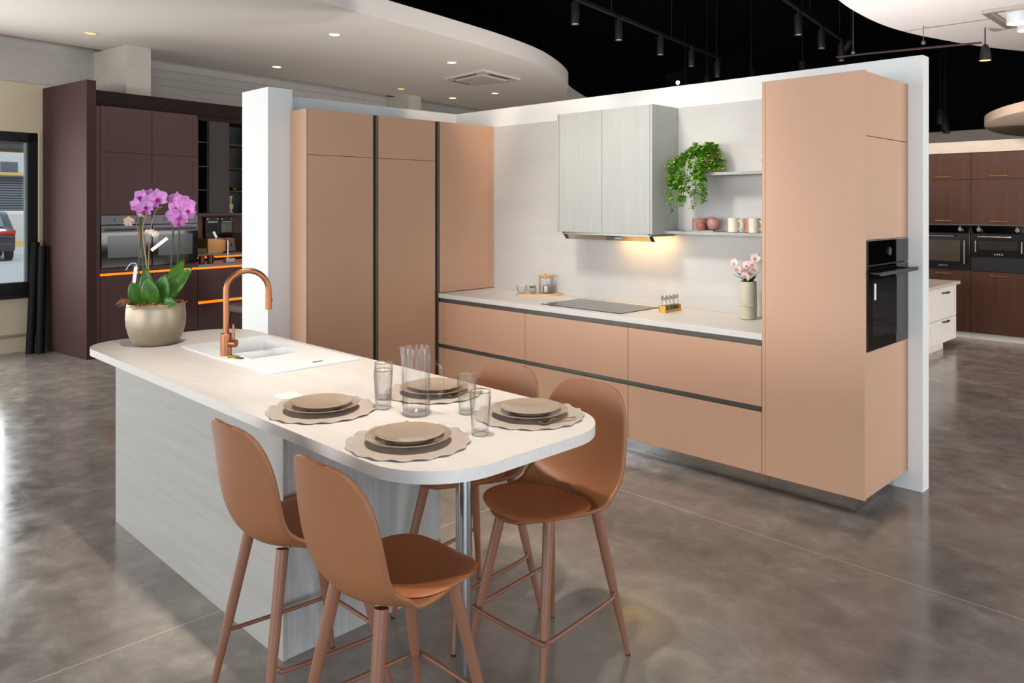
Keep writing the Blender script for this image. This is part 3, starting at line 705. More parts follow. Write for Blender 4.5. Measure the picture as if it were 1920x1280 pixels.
def fork(x0, y0, x1, y1, z, lb):
    o = Vector((x0, y0, 0)); d = Vector((x1-x0, y1-y0, 0)); L = d.length; d.normalize(); s = Vector((-d.y, d.x, 0))
    m = MB(); rows = []
    prof = [(0, .0035, 0.002), (.3, .0042, .004), (.55, .0030, .009), (.68, .0032, .010), (.74, .007, .006), (.80, .0115, .003), (.87, .0125, .002), (.94, .0105, .004), (.98, .006, .008), (1.0, .001, .010)]
    for t_, w_, h_ in prof:
        c = o + d*(L*t_) + Vector((0, 0, z+h_)); dip = .003 if t_ > .73 else 0
        rows.append([c - s*w_, c - s*w_*.5 - Vector((0, 0, dip*.8)), c - Vector((0, 0, dip)), c + s*w_*.5 - Vector((0, 0, dip*.8)), c + s*w_])
    return solo('spoon', m.grid(rows), GOLD, lb, 'spoon', (x0, y0, z), group='gold spoons', solid=.0016)
S = [(-1.906, 1.452, 'at the rounded corner on the near side', .2), (-2.425, 1.463, 'on the near side, left setting', .9), (-1.857, 1.935, 'on the far side, nearest the rounded corner', .5), (-2.345, 1.91, 'on the far side behind the jug', 1.4)]
for i, (x, y, w_, ph) in enumerate(S):
    wavy_mat(x, y, 'scalloped greige placemat ' + w_, ph)
    plate(x, y, .9068, .132, 'large taupe plate ' + w_, True)
    plate(x+.004, y+.002, .9158, .105, 'small taupe plate stacked ' + w_, False)
fork(-2.035, 1.385, -2.05, 1.56, .907, 'gold spoon left of the plates at the near rounded corner')
fork(-2.555, 1.395, -2.567, 1.565, .907, 'gold spoon left of the plates at the near left setting')
fork(-1.702, 2.0, -1.738, 1.857, .908, 'gold spoon right of the plates at the far right setting')
fork(-2.19, 2.02, -2.225, 1.875, .908, 'gold spoon beside the plates behind the jug')
def tumbler(x, y, lb):
    g = thing('ribbed_tumbler', lb, 'glass', (x, y, .9), group='ribbed drinking glasses')
    n = 192; rows = []
    for r, z, fl in ((.001, .0006, 0), (.0235, .0006, 0), (.0265, .004, .02), (.0295, .06, .045), (.0325, .118, .045), (.0337, .138, .0)):
        rows.append([(x+r*(1+fl*math.cos(24*2*PI*k/n))*math.cos(2*PI*k/n), y+r*(1+fl*math.cos(24*2*PI*k/n))*math.sin(2*PI*k/n), .9+z) for k in range(n)])
    for r, z in ((.0318, .138), (.0305, .118), (.0275, .06), (.0243, .016), (.001, .012)):
        rows.append([(x+r*math.cos(2*PI*k/n), y+r*math.sin(2*PI*k/n), .9+z) for k in range(n)])
    part('bowl', MB().grid(rows, closed=True), GLASS, g)
    part('rim', MB().tube([(x+.0328*math.cos(2*PI*k/48), y+.0328*math.sin(2*PI*k/48), 1.0384) for k in range(48)], .0011, 6, closed=True), GRIM, g, 'thin gilded rim')
tumbler(-2.285, 1.628, 'ribbed glass left of the jug, the nearer of two')
tumbler(-2.395, 1.708, 'ribbed glass left of the jug, half behind the other')
tumbler(-2.025, 1.795, 'ribbed glass right of the jug, the farther of two')
tumbler(-1.808, 1.66, 'ribbed glass in front, nearest the rounded end')
jx, jy = -2.138, 1.662
j = thing('glass_jug', 'tall ribbed clear glass jug with handle among the settings', 'jug', (jx, jy, .9))
n = 168; rows = []; jr = .047; JH = .236
sd = Vector((-math.cos(YAW if False else .7871), -math.sin(.7871)))    # spout points to the left of the picture
for r, z, fl in ((.001, .0006, 0), (.04, .0006, 0), (jr-.001, .006, .0), (jr, .05, .07), (jr, .2, .07), (jr, JH-.012, .05), (jr, JH, 0)):
    rows.append([(jx+r*(1+fl*math.cos(14*2*PI*k/n))*math.cos(2*PI*k/n), jy+r*(1+fl*math.cos(14*2*PI*k/n))*math.sin(2*PI*k/n), .9+z) for k in range(n)])
for r, z in ((jr-.003, JH), (jr-.003, JH-.02), (jr-.003, .02), (.001, .008)):
    rows.append([(jx+r*math.cos(2*PI*k/n), jy+r*math.sin(2*PI*k/n), .9+z) for k in range(n)])
a0 = math.atan2(sd.y, sd.x)
def pull(p):
    dx, dy = p[0]-jx, p[1]-jy; a = math.atan2(dy, dx)-a0; a = (a+PI) % (2*PI)-PI
    h_ = max(0, (p[2]-.9-(JH-.04))/.04); f_ = math.exp(-(a/.22)**2)*h_
    return (p[0]+sd.x*.022*f_, p[1]+sd.y*.022*f_, p[2]+.003*f_)
rows = [[pull(p) for p in r] for r in rows]
part('body', MB().grid(rows, closed=True), GLASS, j)
hd = Vector((-sd.x, -sd.y, 0)); P0 = Vector((jx, jy, .9))
part('handle', MB().tube(smooth_curve3([P0+hd*.045+Vector((0, 0, .176)), P0+hd*.068+Vector((0, 0, .178)), P0+hd*.085+Vector((0, 0, .165)), P0+hd*.088+Vector((0, 0, .12)), P0+hd*.086+Vector((0, 0, .08)), P0+hd*.072+Vector((0, 0, .058)), P0+hd*.046+Vector((0, 0, .056))]), .0065, 12), GLASS, j)

# ------------------------------------------------------------------ bar stools
def stool(label):
    t = thing('bar_stool', label, 'bar stool', (0, 0, 0), group='terracotta bar stools')
    prof = [(.225, .562), (.214, .574), (.18, .582), (.10, .581), (.02, .576), (-.06, .572), (-.115, .574), (-.158, .585), (-.188, .612), (-.207, .655), (-.218, .71), (-.228, .77), (-.237, .84), (-.246, .9), (-.252, .938), (-.256, .958)]
    P = smooth_curve(prof, 5); n = len(P)
    d = [0]
    for i in range(1, n): d.append(d[-1]+math.hypot(P[i][0]-P[i-1][0], P[i][1]-P[i-1][1]))
    tot = d[-1]; NR = 64
    def at(s):
        s *= tot
        for i in range(1, n):
            if d[i] >= s: break
        f_ = (s-d[i-1])/max(1e-9, d[i]-d[i-1]); return P[i-1][0]+(P[i][0]-P[i-1][0])*f_, P[i-1][1]+(P[i][1]-P[i-1][1])*f_
    def surf(s, u, k=1.0, lift=0.0):
        y, z = at(s); back = min(1, max(0, (s-.42)/.2)); back = back*back*(3-2*back)
        e = abs(2*s-1); ex = 3.9 if s > .5 else 2.2
        W = (.206*(1-back)+.203*back)*max(0, 1-e**ex)**(1/ex)*k; x = W*u
        c = abs(x/.2)**2.2; bp = math.exp(-((s-.5)/.085)**2)
        return (x, y + (back*.042 + bp*.035)*c, z + ((1-back)*.012 + bp*.022)*c + lift)
    ss = [.5-.5*math.cos(PI*i/NR) for i in range(NR+1)]; ss[0] = .0006; ss[-1] = .9994
    rows = [[surf(s, -1+2*k/24) for k in range(25)] for s in ss]
    part('shell', MB().grid(rows), SEAT, t, solid=-.011)
    # thin upholstered pad lying in the seat
    rows = []; C0 = (.012)
    for rr in (0, .3, .6, .8, .92, .98, 1.0, .99):
        row = []
        for k in range(72):
            a = 2*PI*k/72; ca, sa = math.cos(a), math.sin(a); q = 2.5
            u = math.copysign(abs(ca)**(2/q), ca)*rr; v_ = math.copysign(abs(sa)**(2/q), sa)*rr
            s = .222 + .206*v_; x = .191*u
            y, z = at(min(.5, max(.01, s))); bp = math.exp(-((s-.5)/.085)**2); y += .035*bp*(x/.2)**2
            h_ = .011 if rr < .9 else (.009 if rr < .95 else (.006 if rr < .99 else .003))
            if rr == .99: h_ = .0008
            row.append((x, y, z + (.012+.022*bp)*(x/.2)**2 + h_))
        rows.append(row)
    part('seat_pad', MB().grid(rows, closed=True), PAD, t)
    fr = MB().box(-.085, .085, -.09, .10, .55, .5625)
    part('under_frame', fr, BLACK, t)
    zb = .205
    for sx in (-1, 1):
        for sy in (-1, 1):
            tp = Vector((sx*.108, -.008+sy*.12, .566)); ft = Vector((sx*.183, sy*.23, .004))
            l = part('leg', MB().tube([tp, tp+(ft-tp)*.5, ft], [.0195, .0165, .0085], 18), STLEG, t)
            part('foot_tip', MB().cyl((ft.x, ft.y, .0003), (ft.x, ft.y, .0085), .0088, 14), RUBBER, l)
    def lp(sx, sy, z):
        tp = Vector((sx*.108, -.008+sy*.12, .566)); ft = Vector((sx*.183, sy*.23, .004)); k = (z-.004)/(.562); return ft+(tp-ft)*k
    A, B, D, E_ = lp(-1, -1, zb+.03), lp(-1, 1, zb), lp(1, 1, zb), lp(1, -1, zb+.03)
    ring = [A, A+Vector((-.012, .02, -.002)), A+Vector((-.016, .05, -.012)), B+Vector((-.014, -.05, .0)), B+Vector((-.012, .0, 0)), B+Vector((.008, .019, 0)), D+Vector((-.008, .019, 0)), D+Vector((.012, .0, 0)), D+Vector((.014, -.05, 0)), E_+Vector((.016, .05, -.012)), E_+Vector((.012, .02, -.002)), E_]
    part('footrest', MB().tube(smooth_curve3(ring, 3), .0072, 10), STLEG, t)
    return t
s0 = stool('terracotta bar stool in front, second along the near side of the island')
s0.location = (-1.795, 1.325, 0)
dup(s0, (-2.303, 1.315, 0), 0.0, 'terracotta bar stool on near side, left, beside the island end panel', group='terracotta bar stools')
dup(s0, (-1.872, 2.045, 0), PI, 'terracotta bar stool on far side at the rounded corner, facing the camera side', group='terracotta bar stools')
d_ = dup(s0, (-2.312, 2.055, 0), PI, 'terracotta bar stool on far side behind the jug, with hanging tag', group='terracotta bar stools')
lb_ = part_tag = MB().obox(Matrix.Translation((.215, -.13, .64)) @ Matrix.Rotation(.35, 4, 'Y'), .004, .022, .07)
o = mk('hang_tag', lb_, plain('kraft tag', '#d9b9a4', .7)); o.parent = d_

# ------------------------------------------------------------------ potted orchid
ox, oy, oz = -4.215, 1.553, .9003
t = thing('potted_orchid', 'pink orchid in a champagne metal pot at the left end of the island', 'plant', (ox, oy, oz))
part('pot', MB().lathe([(.098, .0), (.108, .004), (.132, .05), (.1445, .1), (.147, .14), (.1435, .185), (.139, .213), (.137, .215), (.134, .213), (.138, .18), (.135, .15), (.001, .15)], (ox, oy, oz), 56), POTM, t)
random.seed(3)
ms = MB()
for k in range(240):
    a = random.uniform(0, 2*PI); r = .128*math.sqrt(random.random()); p = Vector((ox+r*math.cos(a), oy+r*math.sin(a), oz+.195+.012*random.random()))
    q = p + Vector((random.uniform(-.03, .03), random.uniform(-.03, .03), random.uniform(0, .02))); q2 = q + Vector((random.uniform(-.025, .025), random.uniform(-.025, .025), random.uniform(-.015, .01)))
    ms.tube([p, q, q2], .0013, 4)
for k in range(46):      # roots spilling over the left rim
    p = Vector((ox-.09+random.uniform(-.02, .03), oy-.085+random.uniform(-.03, .03), oz+.215)); q = p+Vector((random.uniform(-.05, .0), random.uniform(-.045, .01), random.uniform(.0, .02)))
    q2 = q+Vector((random.uniform(-.03, .01), random.uniform(-.03, .01), random.uniform(-.035, .01))); ms.tube([p, q, q2], .0013, 4)
ms.lathe([(.001, .198), (.06, .204), (.1, .2), (.134, .192)], (ox, oy, oz), 24, cap=False)
mo = part('root_moss', ms, MOSS, t); mo['kind'] = 'stuff'
camr = Vector((.7059, .7083, 0)); camf = Vector((-.7083, .7059, 0))
def W_(px_, dz, dep=0): return Vector((ox, oy, 0)) + camr*(px_*.0028) + camf*dep + Vector((0, 0, dz))
# (picture offsets from the pot centre in pixels of the photograph were turned into metres at the pot's distance)
def lf_(a, b, W, dep0, dep1, bend):
    m = MB(); p0 = W_(a[0], a[1], dep0); p1 = W_(b[0], b[1], dep1); d = p1-p0
    leaf(m, p0, d, -camf+Vector((0, 0, .3)), d.length, W, bend); return m
for q in (((-4, 1.10), (-14, 1.30), .042, -.02, -.05, .15), ((8, 1.11), (-2, 1.255), .045, -.06, -.10, .1), ((14, 1.11), (26, 1.265), .048, -.03, -.07, .12), ((16, 1.10), (44, 1.345), .044, .02, .03, .15), ((20, 1.12), (64, 1.30), .04, .0, -.02, .25), ((-14, 1.10), (-30, 1.23), .045, -.04, -.1, .1), ((4, 1.10), (10, 1.27), .03, .05, .06, .1), ((22, 1.12), (48, 1.125), .03, -.05, -.1, .5)):
    part('leaf', lf_(*q), GREEN, t, solid=.002)
def stem(pts, r, m, name='flower_stem'):
    part(name, MB().tube(smooth_curve3([W_(*p) for p in pts]), r, 8), m, t)
stem([(-33, 1.1, -.02), (-33, 1.25), (-30, 1.45), (-31, 1.56), (-26, 1.62)], .0045, STEMD)
stem([(-22, 1.1, .0), (-24, 1.3, .0), (-28, 1.5, .0), (-22, 1.62, 0), (-8, 1.655, 0)], .0045, STEMD)
stem([(23, 1.12, .03), (24, 1.3, .03), (29, 1.55, .03), (31, 1.66, .03), (24, 1.695, .03), (8, 1.69, .03)], .0045, STEMD)
stem([(21, 1.12, .05), (34, 1.35, .05), (38, 1.55, .04), (44, 1.635, .03), (52, 1.625, .0)], .0045, STEMD)
stem([(-12, 1.12, .0), (-16, 1.35, -.02), (-20, 1.5, -.03), (-10, 1.6, -.03)], .0035, STEMB)
stem([(-18, 1.12, .03), (-14, 1.33), (-10, 1.5), (0, 1.6), (12, 1.62)], .003, STEMB)
stem([(-28, 1.35), (-36, 1.52), (-48, 1.55)], .0025, STEMB)
stem([(-24, 1.62), (-38, 1.635, -.02), (-46, 1.64, -.02)], .002, STEMB)
def bloom(px_, z, dep, r, d=(0, 0, 0)):
    f = MB(); l = MB(); dd = -camf + camr*d[0] + Vector((0, 0, d[1]))
    orchid_flower(f, l, W_(px_, z, dep), dd, r, random.uniform(-.3, .3))
    b = part('flower', f, MAG, t); part('flower_lip', l, MAGD, b)
for q in ((-25, 1.668, -.02, .046, (-.3, .3)), (-12, 1.675, .0, .042, (.2, .4)), (-3, 1.645, -.03, .048, (.1, 0)), (9, 1.66, -.03, .056, (.1, .1)), (-30, 1.62, -.03, .046, (-.4, -.1)), (-18, 1.60, -.03, .046, (0, -.3)), (-10, 1.62, -.05, .042, (.3, 0)),
          (37, 1.655, .0, .046, (-.3, .3)), (48, 1.645, .0, .044, (.3, .4)), (41, 1.612, -.02, .046, (-.2, .2)), (60, 1.625, -.01, .046, (.5, 0)), (38, 1.572, -.02, .05, (-.3, -.2)), (49, 1.565, -.03, .05, (.2, -.2)), (58, 1.585, .0, .046, (.6, -.1)), (46, 1.535, -.02, .036, (.1, -.5)), (62, 1.60, -.02, .04, (.7, .2))):
    bloom(*q)
wl = MB(); wl2 = MB()
for px_, z, r in ((-46, 1.545, .03), (-48, 1.53, .024), (-24, 1.575, .016)): orchid_flower(wl, wl2, W_(px_, z, -.02), -camf+Vector((random.uniform(-1, 1), 0, -.5)), r)
wl.v += wl2.v[:0]
part('wilted_flower', wl, WILT, t)
bd = MB(); bd.sphere(W_(-5, 1.485, -.02), .017, 12, 8).sphere(W_(4, 1.475, -.03), .019, 12, 8).sphere(W_(-13, 1.49, -.02), .012, 10, 6)
part('buds', bd, plain('cream bud', '#e8d6c4', .6), t)
M_ = Matrix.Translation(W_(16, 1.425, -.06)) @ Matrix.Rotation(.7871, 4, 'Z') @ Matrix.Rotation(-.66, 4, 'Y')
part('paper_label', MB().obox(M_, .105, .002, .017), PAPER, t, 'white paper strip')
M_ = Matrix.Translation(W_(-24, 1.27, -.09)) @ Matrix.Rotation(.7871, 4, 'Z') @ Matrix.Rotation(-1.45, 4, 'Y')
part('paper_label', MB().obox(M_, .085, .002, .018), PAPER, t, 'white hanging tag')
part('tag_string', MB().tube(smooth_curve3([W_(-21, 1.305, -.09), W_(-28, 1.325, -.06), W_(-38, 1.322, -.06), W_(-46, 1.29, -.06)]), .0022, 6), PAPER, t)

# ------------------------------------------------------------------ aubergine kitchen on the left (building frame)
PD = -8.475
sp_ = thing('tall_surround', 'aubergine tall end panel and header framing the dark kitchen', 'panel', (-9.0, 3.9, 0), 2)
part('end_panel', MB().box(PW+.022, PD, 3.857, 3.955, 0, 2.955), DARKS, sp_, bev=.002)
part('header', MB().box(PW+.3, PD-.08, 3.956, 6.9, 2.70, 2.868), DARKH, sp_, 'very dark header board')
part('filler', MB().box(PD-.03, PD-.008, 3.956, 4.0, .0, 2.69), DARKB, sp_)
def shaker(mb, q0, q1, z0, z1, p=PD, fw=.06):
    mb.box(p-.02, p-.006, q0, q1, z0, z1)
    mb.box(p-.006, p, q0, q1, z0, z0+fw).box(p-.006, p, q0, q1, z1-fw, z1).box(p-.006, p, q0, q0+fw, z0+fw, z1-fw).box(p-.006, p, q1-fw, q1, z0+fw, z1-fw)
    return mb
for q0, q1, lb in ((4.003, 4.567, 'aubergine tall oven unit beside the tall end panel'), (4.567, 5.128, 'aubergine tall oven unit next to the open shelves')):
    u = thing('oven_tower', lb, 'cabinet', (-8.8, (q0+q1)/2, 0), 2); q0 += .001; q1 -= .001
    part('body', MB().box(-9.3, PD-.021, q0+.002, q1-.002, 1.522, 2.69).box(-9.3, PD-.021, q0+.002, q1-.002, 0, .948).box(-9.3, -9.2, q0+.002, q1-.002, .95, 1.52), DARKB, u)
    part('upper_door', shaker(MB(), q0+.002, q1-.002, 2.206, 2.695), DARKB, u, bev=.0015)
    part('middle_door', shaker(MB(), q0+.002, q1-.002, 1.528, 2.201), DARKB, u, bev=.0015)
    part('band', MB().box(PD-.02, PD, q0, q1, .90, .948), DARKB, u)
    part('lower_door', shaker(MB(), q0+.002, q1-.002, .1, .862), DARKB, u, bev=.0015)
    part('led_strip', MB().box(PD-.018, PD-.006, q0, q1, .872, .894), LED, u, 'lit orange strip')
    part('plinth', MB().box(PD-.06, PD-.05, q0, q1, 0, .098), DARKH, u)
    ov = thing('built_in_oven', 'steel fronted oven with black glass, ' + ('nearer the end panel' if q0 < 4.3 else 'nearer the open shelves'), 'oven', (PD, (q0+q1)/2, .95), 2)
    part('control_panel', MB().box(PD-.1, PD+.004, q0+.004, q1-.004, 1.42, 1.52), INOX, ov, bev=.002)
    part('knob', MB().cyl((PD+.004, q1-.16, 1.47), (PD+.018, q1-.16, 1.47), .022, 20).cyl((PD+.004, q0+.16, 1.47), (PD+.018, q0+.16, 1.47), .022, 20), INOX, ov)
    dd = part('oven_door', MB().box(PD-.1, PD+.004, q0+.004, q1-.004, .955, 1.412), DGLASS, ov, bev=.002)
    part('door_band', MB().box(PD+.0041, PD+.006, q0+.006, q1-.006, 1.335, 1.41), INOX, dd, 'steel top band')
    part('window', MB().box(PD+.0041, PD+.005, q0+.07, q1-.07, 1.06, 1.30), plain('oven pane', '#4d5052', .12, spec=.4, noise=0), dd)  # pane grey lightened to stand for reflected windows
    part('handle', MB().box(PD+.03, PD+.042, q0+.04, q1-.04, 1.352, 1.372).box(PD+.004, PD+.032, q0+.06, q0+.075, 1.355, 1.369).box(PD+.004, PD+.032, q1-.075, q1-.06, 1.355, 1.369), BLACK, dd)
QE = 6.9
u = thing('drawer_unit', 'aubergine drawer unit with two lit orange grooves left of the white column', 'cabinet', (-8.9, 6.0, 0), 2)
part('body', MB().box(-8.99, PD-.021, 5.132, QE, .098, .86), DARKB, u)
part('upper_drawer', MB().box(PD-.02, PD, 5.134, QE, .49, .862), DARKB, u, bev=.0015)
part('lower_drawer', MB().box(PD-.02, PD, 5.134, QE, .1, .455), DARKB, u, bev=.0015)
part('led_strip', MB().box(PD-.018, PD-.006, 5.13, QE, .868, .892), LED, u, 'lit orange strip under the worktop')
part('led_strip', MB().box(PD-.018, PD-.006, 5.14, QE, .458, .487), LED, u, 'lit orange strip between drawers')
part('plinth', MB().box(PD-.06, PD-.05, 5.132, QE, 0, .097), DARKH, u)
solo('worktop', MB().box(-8.995, PD-.004, 5.132, QE, .896, .925), GREYTOP, 'grey stone worktop of the dark kitchen with maroon mugs', 'worktop', frame=2)
u = thing('rear_counter', 'dark raised counter behind the grey worktop with orange strip', 'counter', (-9.2, 6.0, 0), 2)
part('body', MB().box(-9.4, -9.02, 5.132, QE, .0, .985), DARKH, u)
part('top', MB().box(-9.42, -9.0, 5.132, QE, .988, 1.01), GREYTOP, u)
part('led_strip', MB().box(-9.018, -9.008, 5.132, QE, .958, .98), LED, u, 'lit orange strip')
su = thing('open_shelving', 'dark open shelving with a plain centre door above the niche', 'shelves', (-8.7, 5.9, 1.535), 2)
part('back', MB().box(-8.9, -8.88, 5.132, QE, 1.535, 2.69), BLACK, su)
part('bottom_board', MB().box(-8.9, PD, 5.132, QE, 1.505, 1.535), DARKB, su)
part('centre_door', MB().box(PD-.02, PD-.005, 5.279, 5.545, 1.537, 2.64), BROWNV, su)
for q in (5.132, 5.264, 5.545, 6.05): part('upright', MB().box(-8.88, PD-.021, q, q+.014, 1.536, 2.64), BLACK, su)
part('top_board', MB().box(-8.9, PD-.005, 5.132, QE, 2.64, 2.69), DARKH, su)
for z in (2.39, 2.10, 1.82): part('shelf_board', MB().box(-8.88, PD-.022, 5.147, 5.263, z-.012, z).box(-8.88, PD-.022, 5.56, 6.049, z-.022, z-.01), BROWNV, su)
# backdrop of the niche with two small built-in appliances
struct('trim_6', MB().box(-9.5, -9.43, 5.132, QE, 1.01, 1.505), DARKB, 2)
for q0, q1, lb in ((5.775, 5.975, 'compact appliance with dark window above the box, left'), (5.985, 6.19, 'compact appliance with pale window above the box, right')):
    a = thing('compact_oven', lb, 'oven', (-9.4, (q0+q1)/2, 1.23), 2)
    part('housing', MB().box(-9.425, -9.36, q0, q1, 1.19, 1.475), BLACK, a)
    part('window', MB().box(-9.36, -9.355, q0+.02, q1-.03, 1.27, 1.39), plain('niche oven pane', '#2c2c2d' if q0 < 5.9 else '#6f706c', .1, noise=0), a)
    part('handle', MB().box(-9.345, -9.335, q0+.015, q1-.04, 1.402, 1.416), STEEL, a)
    part('knob', MB().cyl((-9.36, q0+.02, 1.447), (-9.345, q0+.02, 1.447), .011).cyl((-9.36, q1-.035, 1.447), (-9.345, q1-.035, 1.447), .011), STEEL, a)
cb = thing('cardboard_box', 'open cardboard box on the raised dark counter', 'box', (-9.2, 5.85, 1.0105), 2)
part('walls', MB().box(-9.3, -9.07, 5.62, 5.98, 1.0108, 1.02).box(-9.3, -9.29, 5.62, 5.98, 1.02, 1.19).box(-9.08, -9.07, 5.62, 5.98, 1.02, 1.20).box(-9.3, -9.07, 5.62, 5.63, 1.02, 1.2).box(-9.3, -9.07, 5.97, 5.98, 1.02, 1.2), CARD, cb)
solo('paper_sheet', MB().obox(Matrix.Translation((-9.19, 5.84, 1.17)) @ Matrix.Rotation(.5, 4, 'X'), .02, .03, .26), PAPER, 'white paper sheet sticking out of the cardboard box', 'paper', frame=2)
dk = thing('display_stand', 'brown tilted display stand right of the cardboard box', 'stand', (-9.12, 5.95, 1.0105), 2)
part('plate', MB().obox(Matrix.Translation((-9.03, 5.93, 1.115)) @ Matrix.Rotation(-.16, 4, 'Y'), .012, .12, .165), plain('brown card', '#5d4638', .6), dk)
part('base', MB().box(-9.062, -9.0, 5.84, 6.03, 1.0108, 1.03), BLACK, dk)
part('emblem', MB().obox(Matrix.Translation((-9.02, 5.93, 1.12)) @ Matrix.Rotation(-.16, 4, 'Y') @ Matrix.Rotation(.78, 4, 'X'), .004, .03, .03), BLACK, dk, 'dark four-pointed emblem')
solo('storage_crate', MB().box(-9.3, -9.1, 6.0, 6.3, 1.0108, 1.255), DARKH, 'dark crate at the right of the raised counter', 'crate', frame=2)
solo('serving_tray', MB().box(-9.25, -9.02, 5.35, 5.6, 1.0108, 1.03).box(-9.24, -9.03, 5.37, 5.58, 1.03, 1.08), plain('mottled tan', '#6b5a36', .8, noise=.5, scale=40), 'low mottled tan tray left of the cardboard box', 'tray', frame=2)
kf = thing('kitchen_tap', 'square chrome tap on the grey worktop of the dark kitchen', 'tap', (-8.62, 5.62, .925), 2)
part('riser', MB().tube(smooth_curve3([Vector(p) for p in ((-8.62, 5.62, .926), (-8.62, 5.62, 1.15), (-8.62, 5.612, 1.19), (-8.62, 5.58, 1.215), (-8.62, 5.47, 1.225))], 5), .011, 12), CHROME, kf)
part('base', MB().box(-8.65, -8.59, 5.575, 5.70, .9255, .97), STEEL, kf)
mug(-8.6, 5.25, .9252, MAROON, 'maroon mug on grey worktop, the left of two', 1.0, 2.2, None, 2)
mug(-8.6, 5.365, .9252, MAROON, 'maroon mug on grey worktop, the right of two, handle outwards', 1.05, .9, None, 2)
solo('ornament_vase', MB().lathe([(.03, .0003), (.032, .006), (.013, .03), (.03, .06), (.035, .085), (.028, .105), (.012, .125), (.012, .165), (.024, .2), (.026, .21), (.001, .205)], (-8.58, 5.63, 1.5352), 24), IVORY, 'ivory baluster vase on the lowest dark shelf', 'vase', frame=2)
solo('gold_dish', MB().lathe([(.02, .0003), (.05, .012), (.055, .03), (.045, .04), (.001, .04)], (-8.58, 5.67, 1.811), 20), GOLD, 'small gold dish on the dark shelf above the ivory vase', 'dish', frame=2)
# upholstered chair half behind the column
cx, cq = -7.72, 5.35
ch = thing('dining_chair', 'taupe upholstered chair half hidden behind the white column', 'chair', (cx, cq, 0), 2)
rows = []
for i in range(13):
    z = .50+.36*i/12; k = 1-.25*(i/12)**3; rows.append([(cx+.2+.02*i/12-.06*(s/6)**2, cq+.21*k*s/6, z) for s in range(-6, 7)])
part('backrest', MB().grid(rows), TAUPE, ch, solid=.05)
part('seat', MB().box(cx-.23, cx+.2, cq-.23, cq+.23, .42, .5), TAUPE, ch, bev=.03)
for sx in (-1, 1):
    for sy in (-1, 1): part('leg', MB().tube([(cx+sx*.17, cq+sy*.17, .42), (cx+sx*.22, cq+sy*.22, .0005)], [.015, .009], 10), BLACK, ch)
# rolls leaning in the corner by the window
for (x0, y0, x1, y1, h, r, lb) in ((-9.36, 3.662, -9.452, 3.752, 1.218, .042, 'black roll leaning by the window, the left one behind'), (-9.277, 3.728, -9.352, 3.785, 1.178, .042, 'black roll leaning by the window, the right one in front')):
    solo('film_roll', MB().tube([(x0, y0, .001), (x1, y1, h)], [r*1.05, r], 20), ROLL, lb, 'roll', (x0, y0, 0), 2)

# ------------------------------------------------------------------ right background: white drawers and chestnut kitchen
t = thing('drawer_cabinet', 'white shaker drawer cabinet with bronze handles behind the display wall', 'cabinet', (-3.05, 9.2, 0))
part('body', MB().box(-3.4, -2.742, 8.3, 9.965, .1, .716), WCAB, t)
part('plinth', MB().box(-3.36, -2.79, 8.35, 9.72, 0, .0995), WCAB, t)
part('top', MB().box(-3.43, -2.70, 8.27, 10.047, .718, .753), plain('beige stone top', '#c9bcb0', .4), t)
for q0, q1 in ((8.3, 9.13), (9.132, 9.963)):
    for z0, z1, hz in ((.365, .714, .655), (.102, .36, .335)):
        m = MB().box(-2.741, -2.728, q0, q1, z0, z1).box(-2.728, -2.72, q0, q1, z0, z0+.05).box(-2.728, -2.72, q0, q1, z1-.05, z1).box(-2.728, -2.72, q0, q0+.05, z0+.05, z1-.05).box(-2.728, -2.72, q1-.05, q1, z0+.05, z1-.05)
        dr = part('drawer', m, WCAB, t, bev=.0015); hq = (q0+q1)/2
        part('handle', MB().tube(smooth_curve3([Vector((-2.72, hq-.09, hz)), Vector((-2.695, hq-.075, hz)), Vector((-2.69, hq, hz-.004)), Vector((-2.695, hq+.075, hz)), Vector((-2.72, hq+.09, hz))]), .008, 8), BRONZE, dr)
YK = 10.66
def text(parent, s, size, loc, rot, m, name='lettering'):
    cu = bpy.data.curves.new(name, 'FONT'); cu.body = s; cu.size = size; cu.extrude = .0006; cu.resolution_u = 3; cu.align_x = 'CENTER'; cu.materials.append(m); cu.space_character = 1.5
    tmp = bpy.data.objects.new(name, cu); me = bpy.data.meshes.new_from_object(tmp); bpy.data.objects.remove(tmp)
    o = bpy.data.objects.new(name, me); C.objects.link(o); L, fr_ = ORG[parent.name]; o.location = Vector(loc)-L; o.rotation_euler = rot; o.parent = parent
    return o
LOGO = plain('pale enamel lettering', '#c9c9c9', .4)
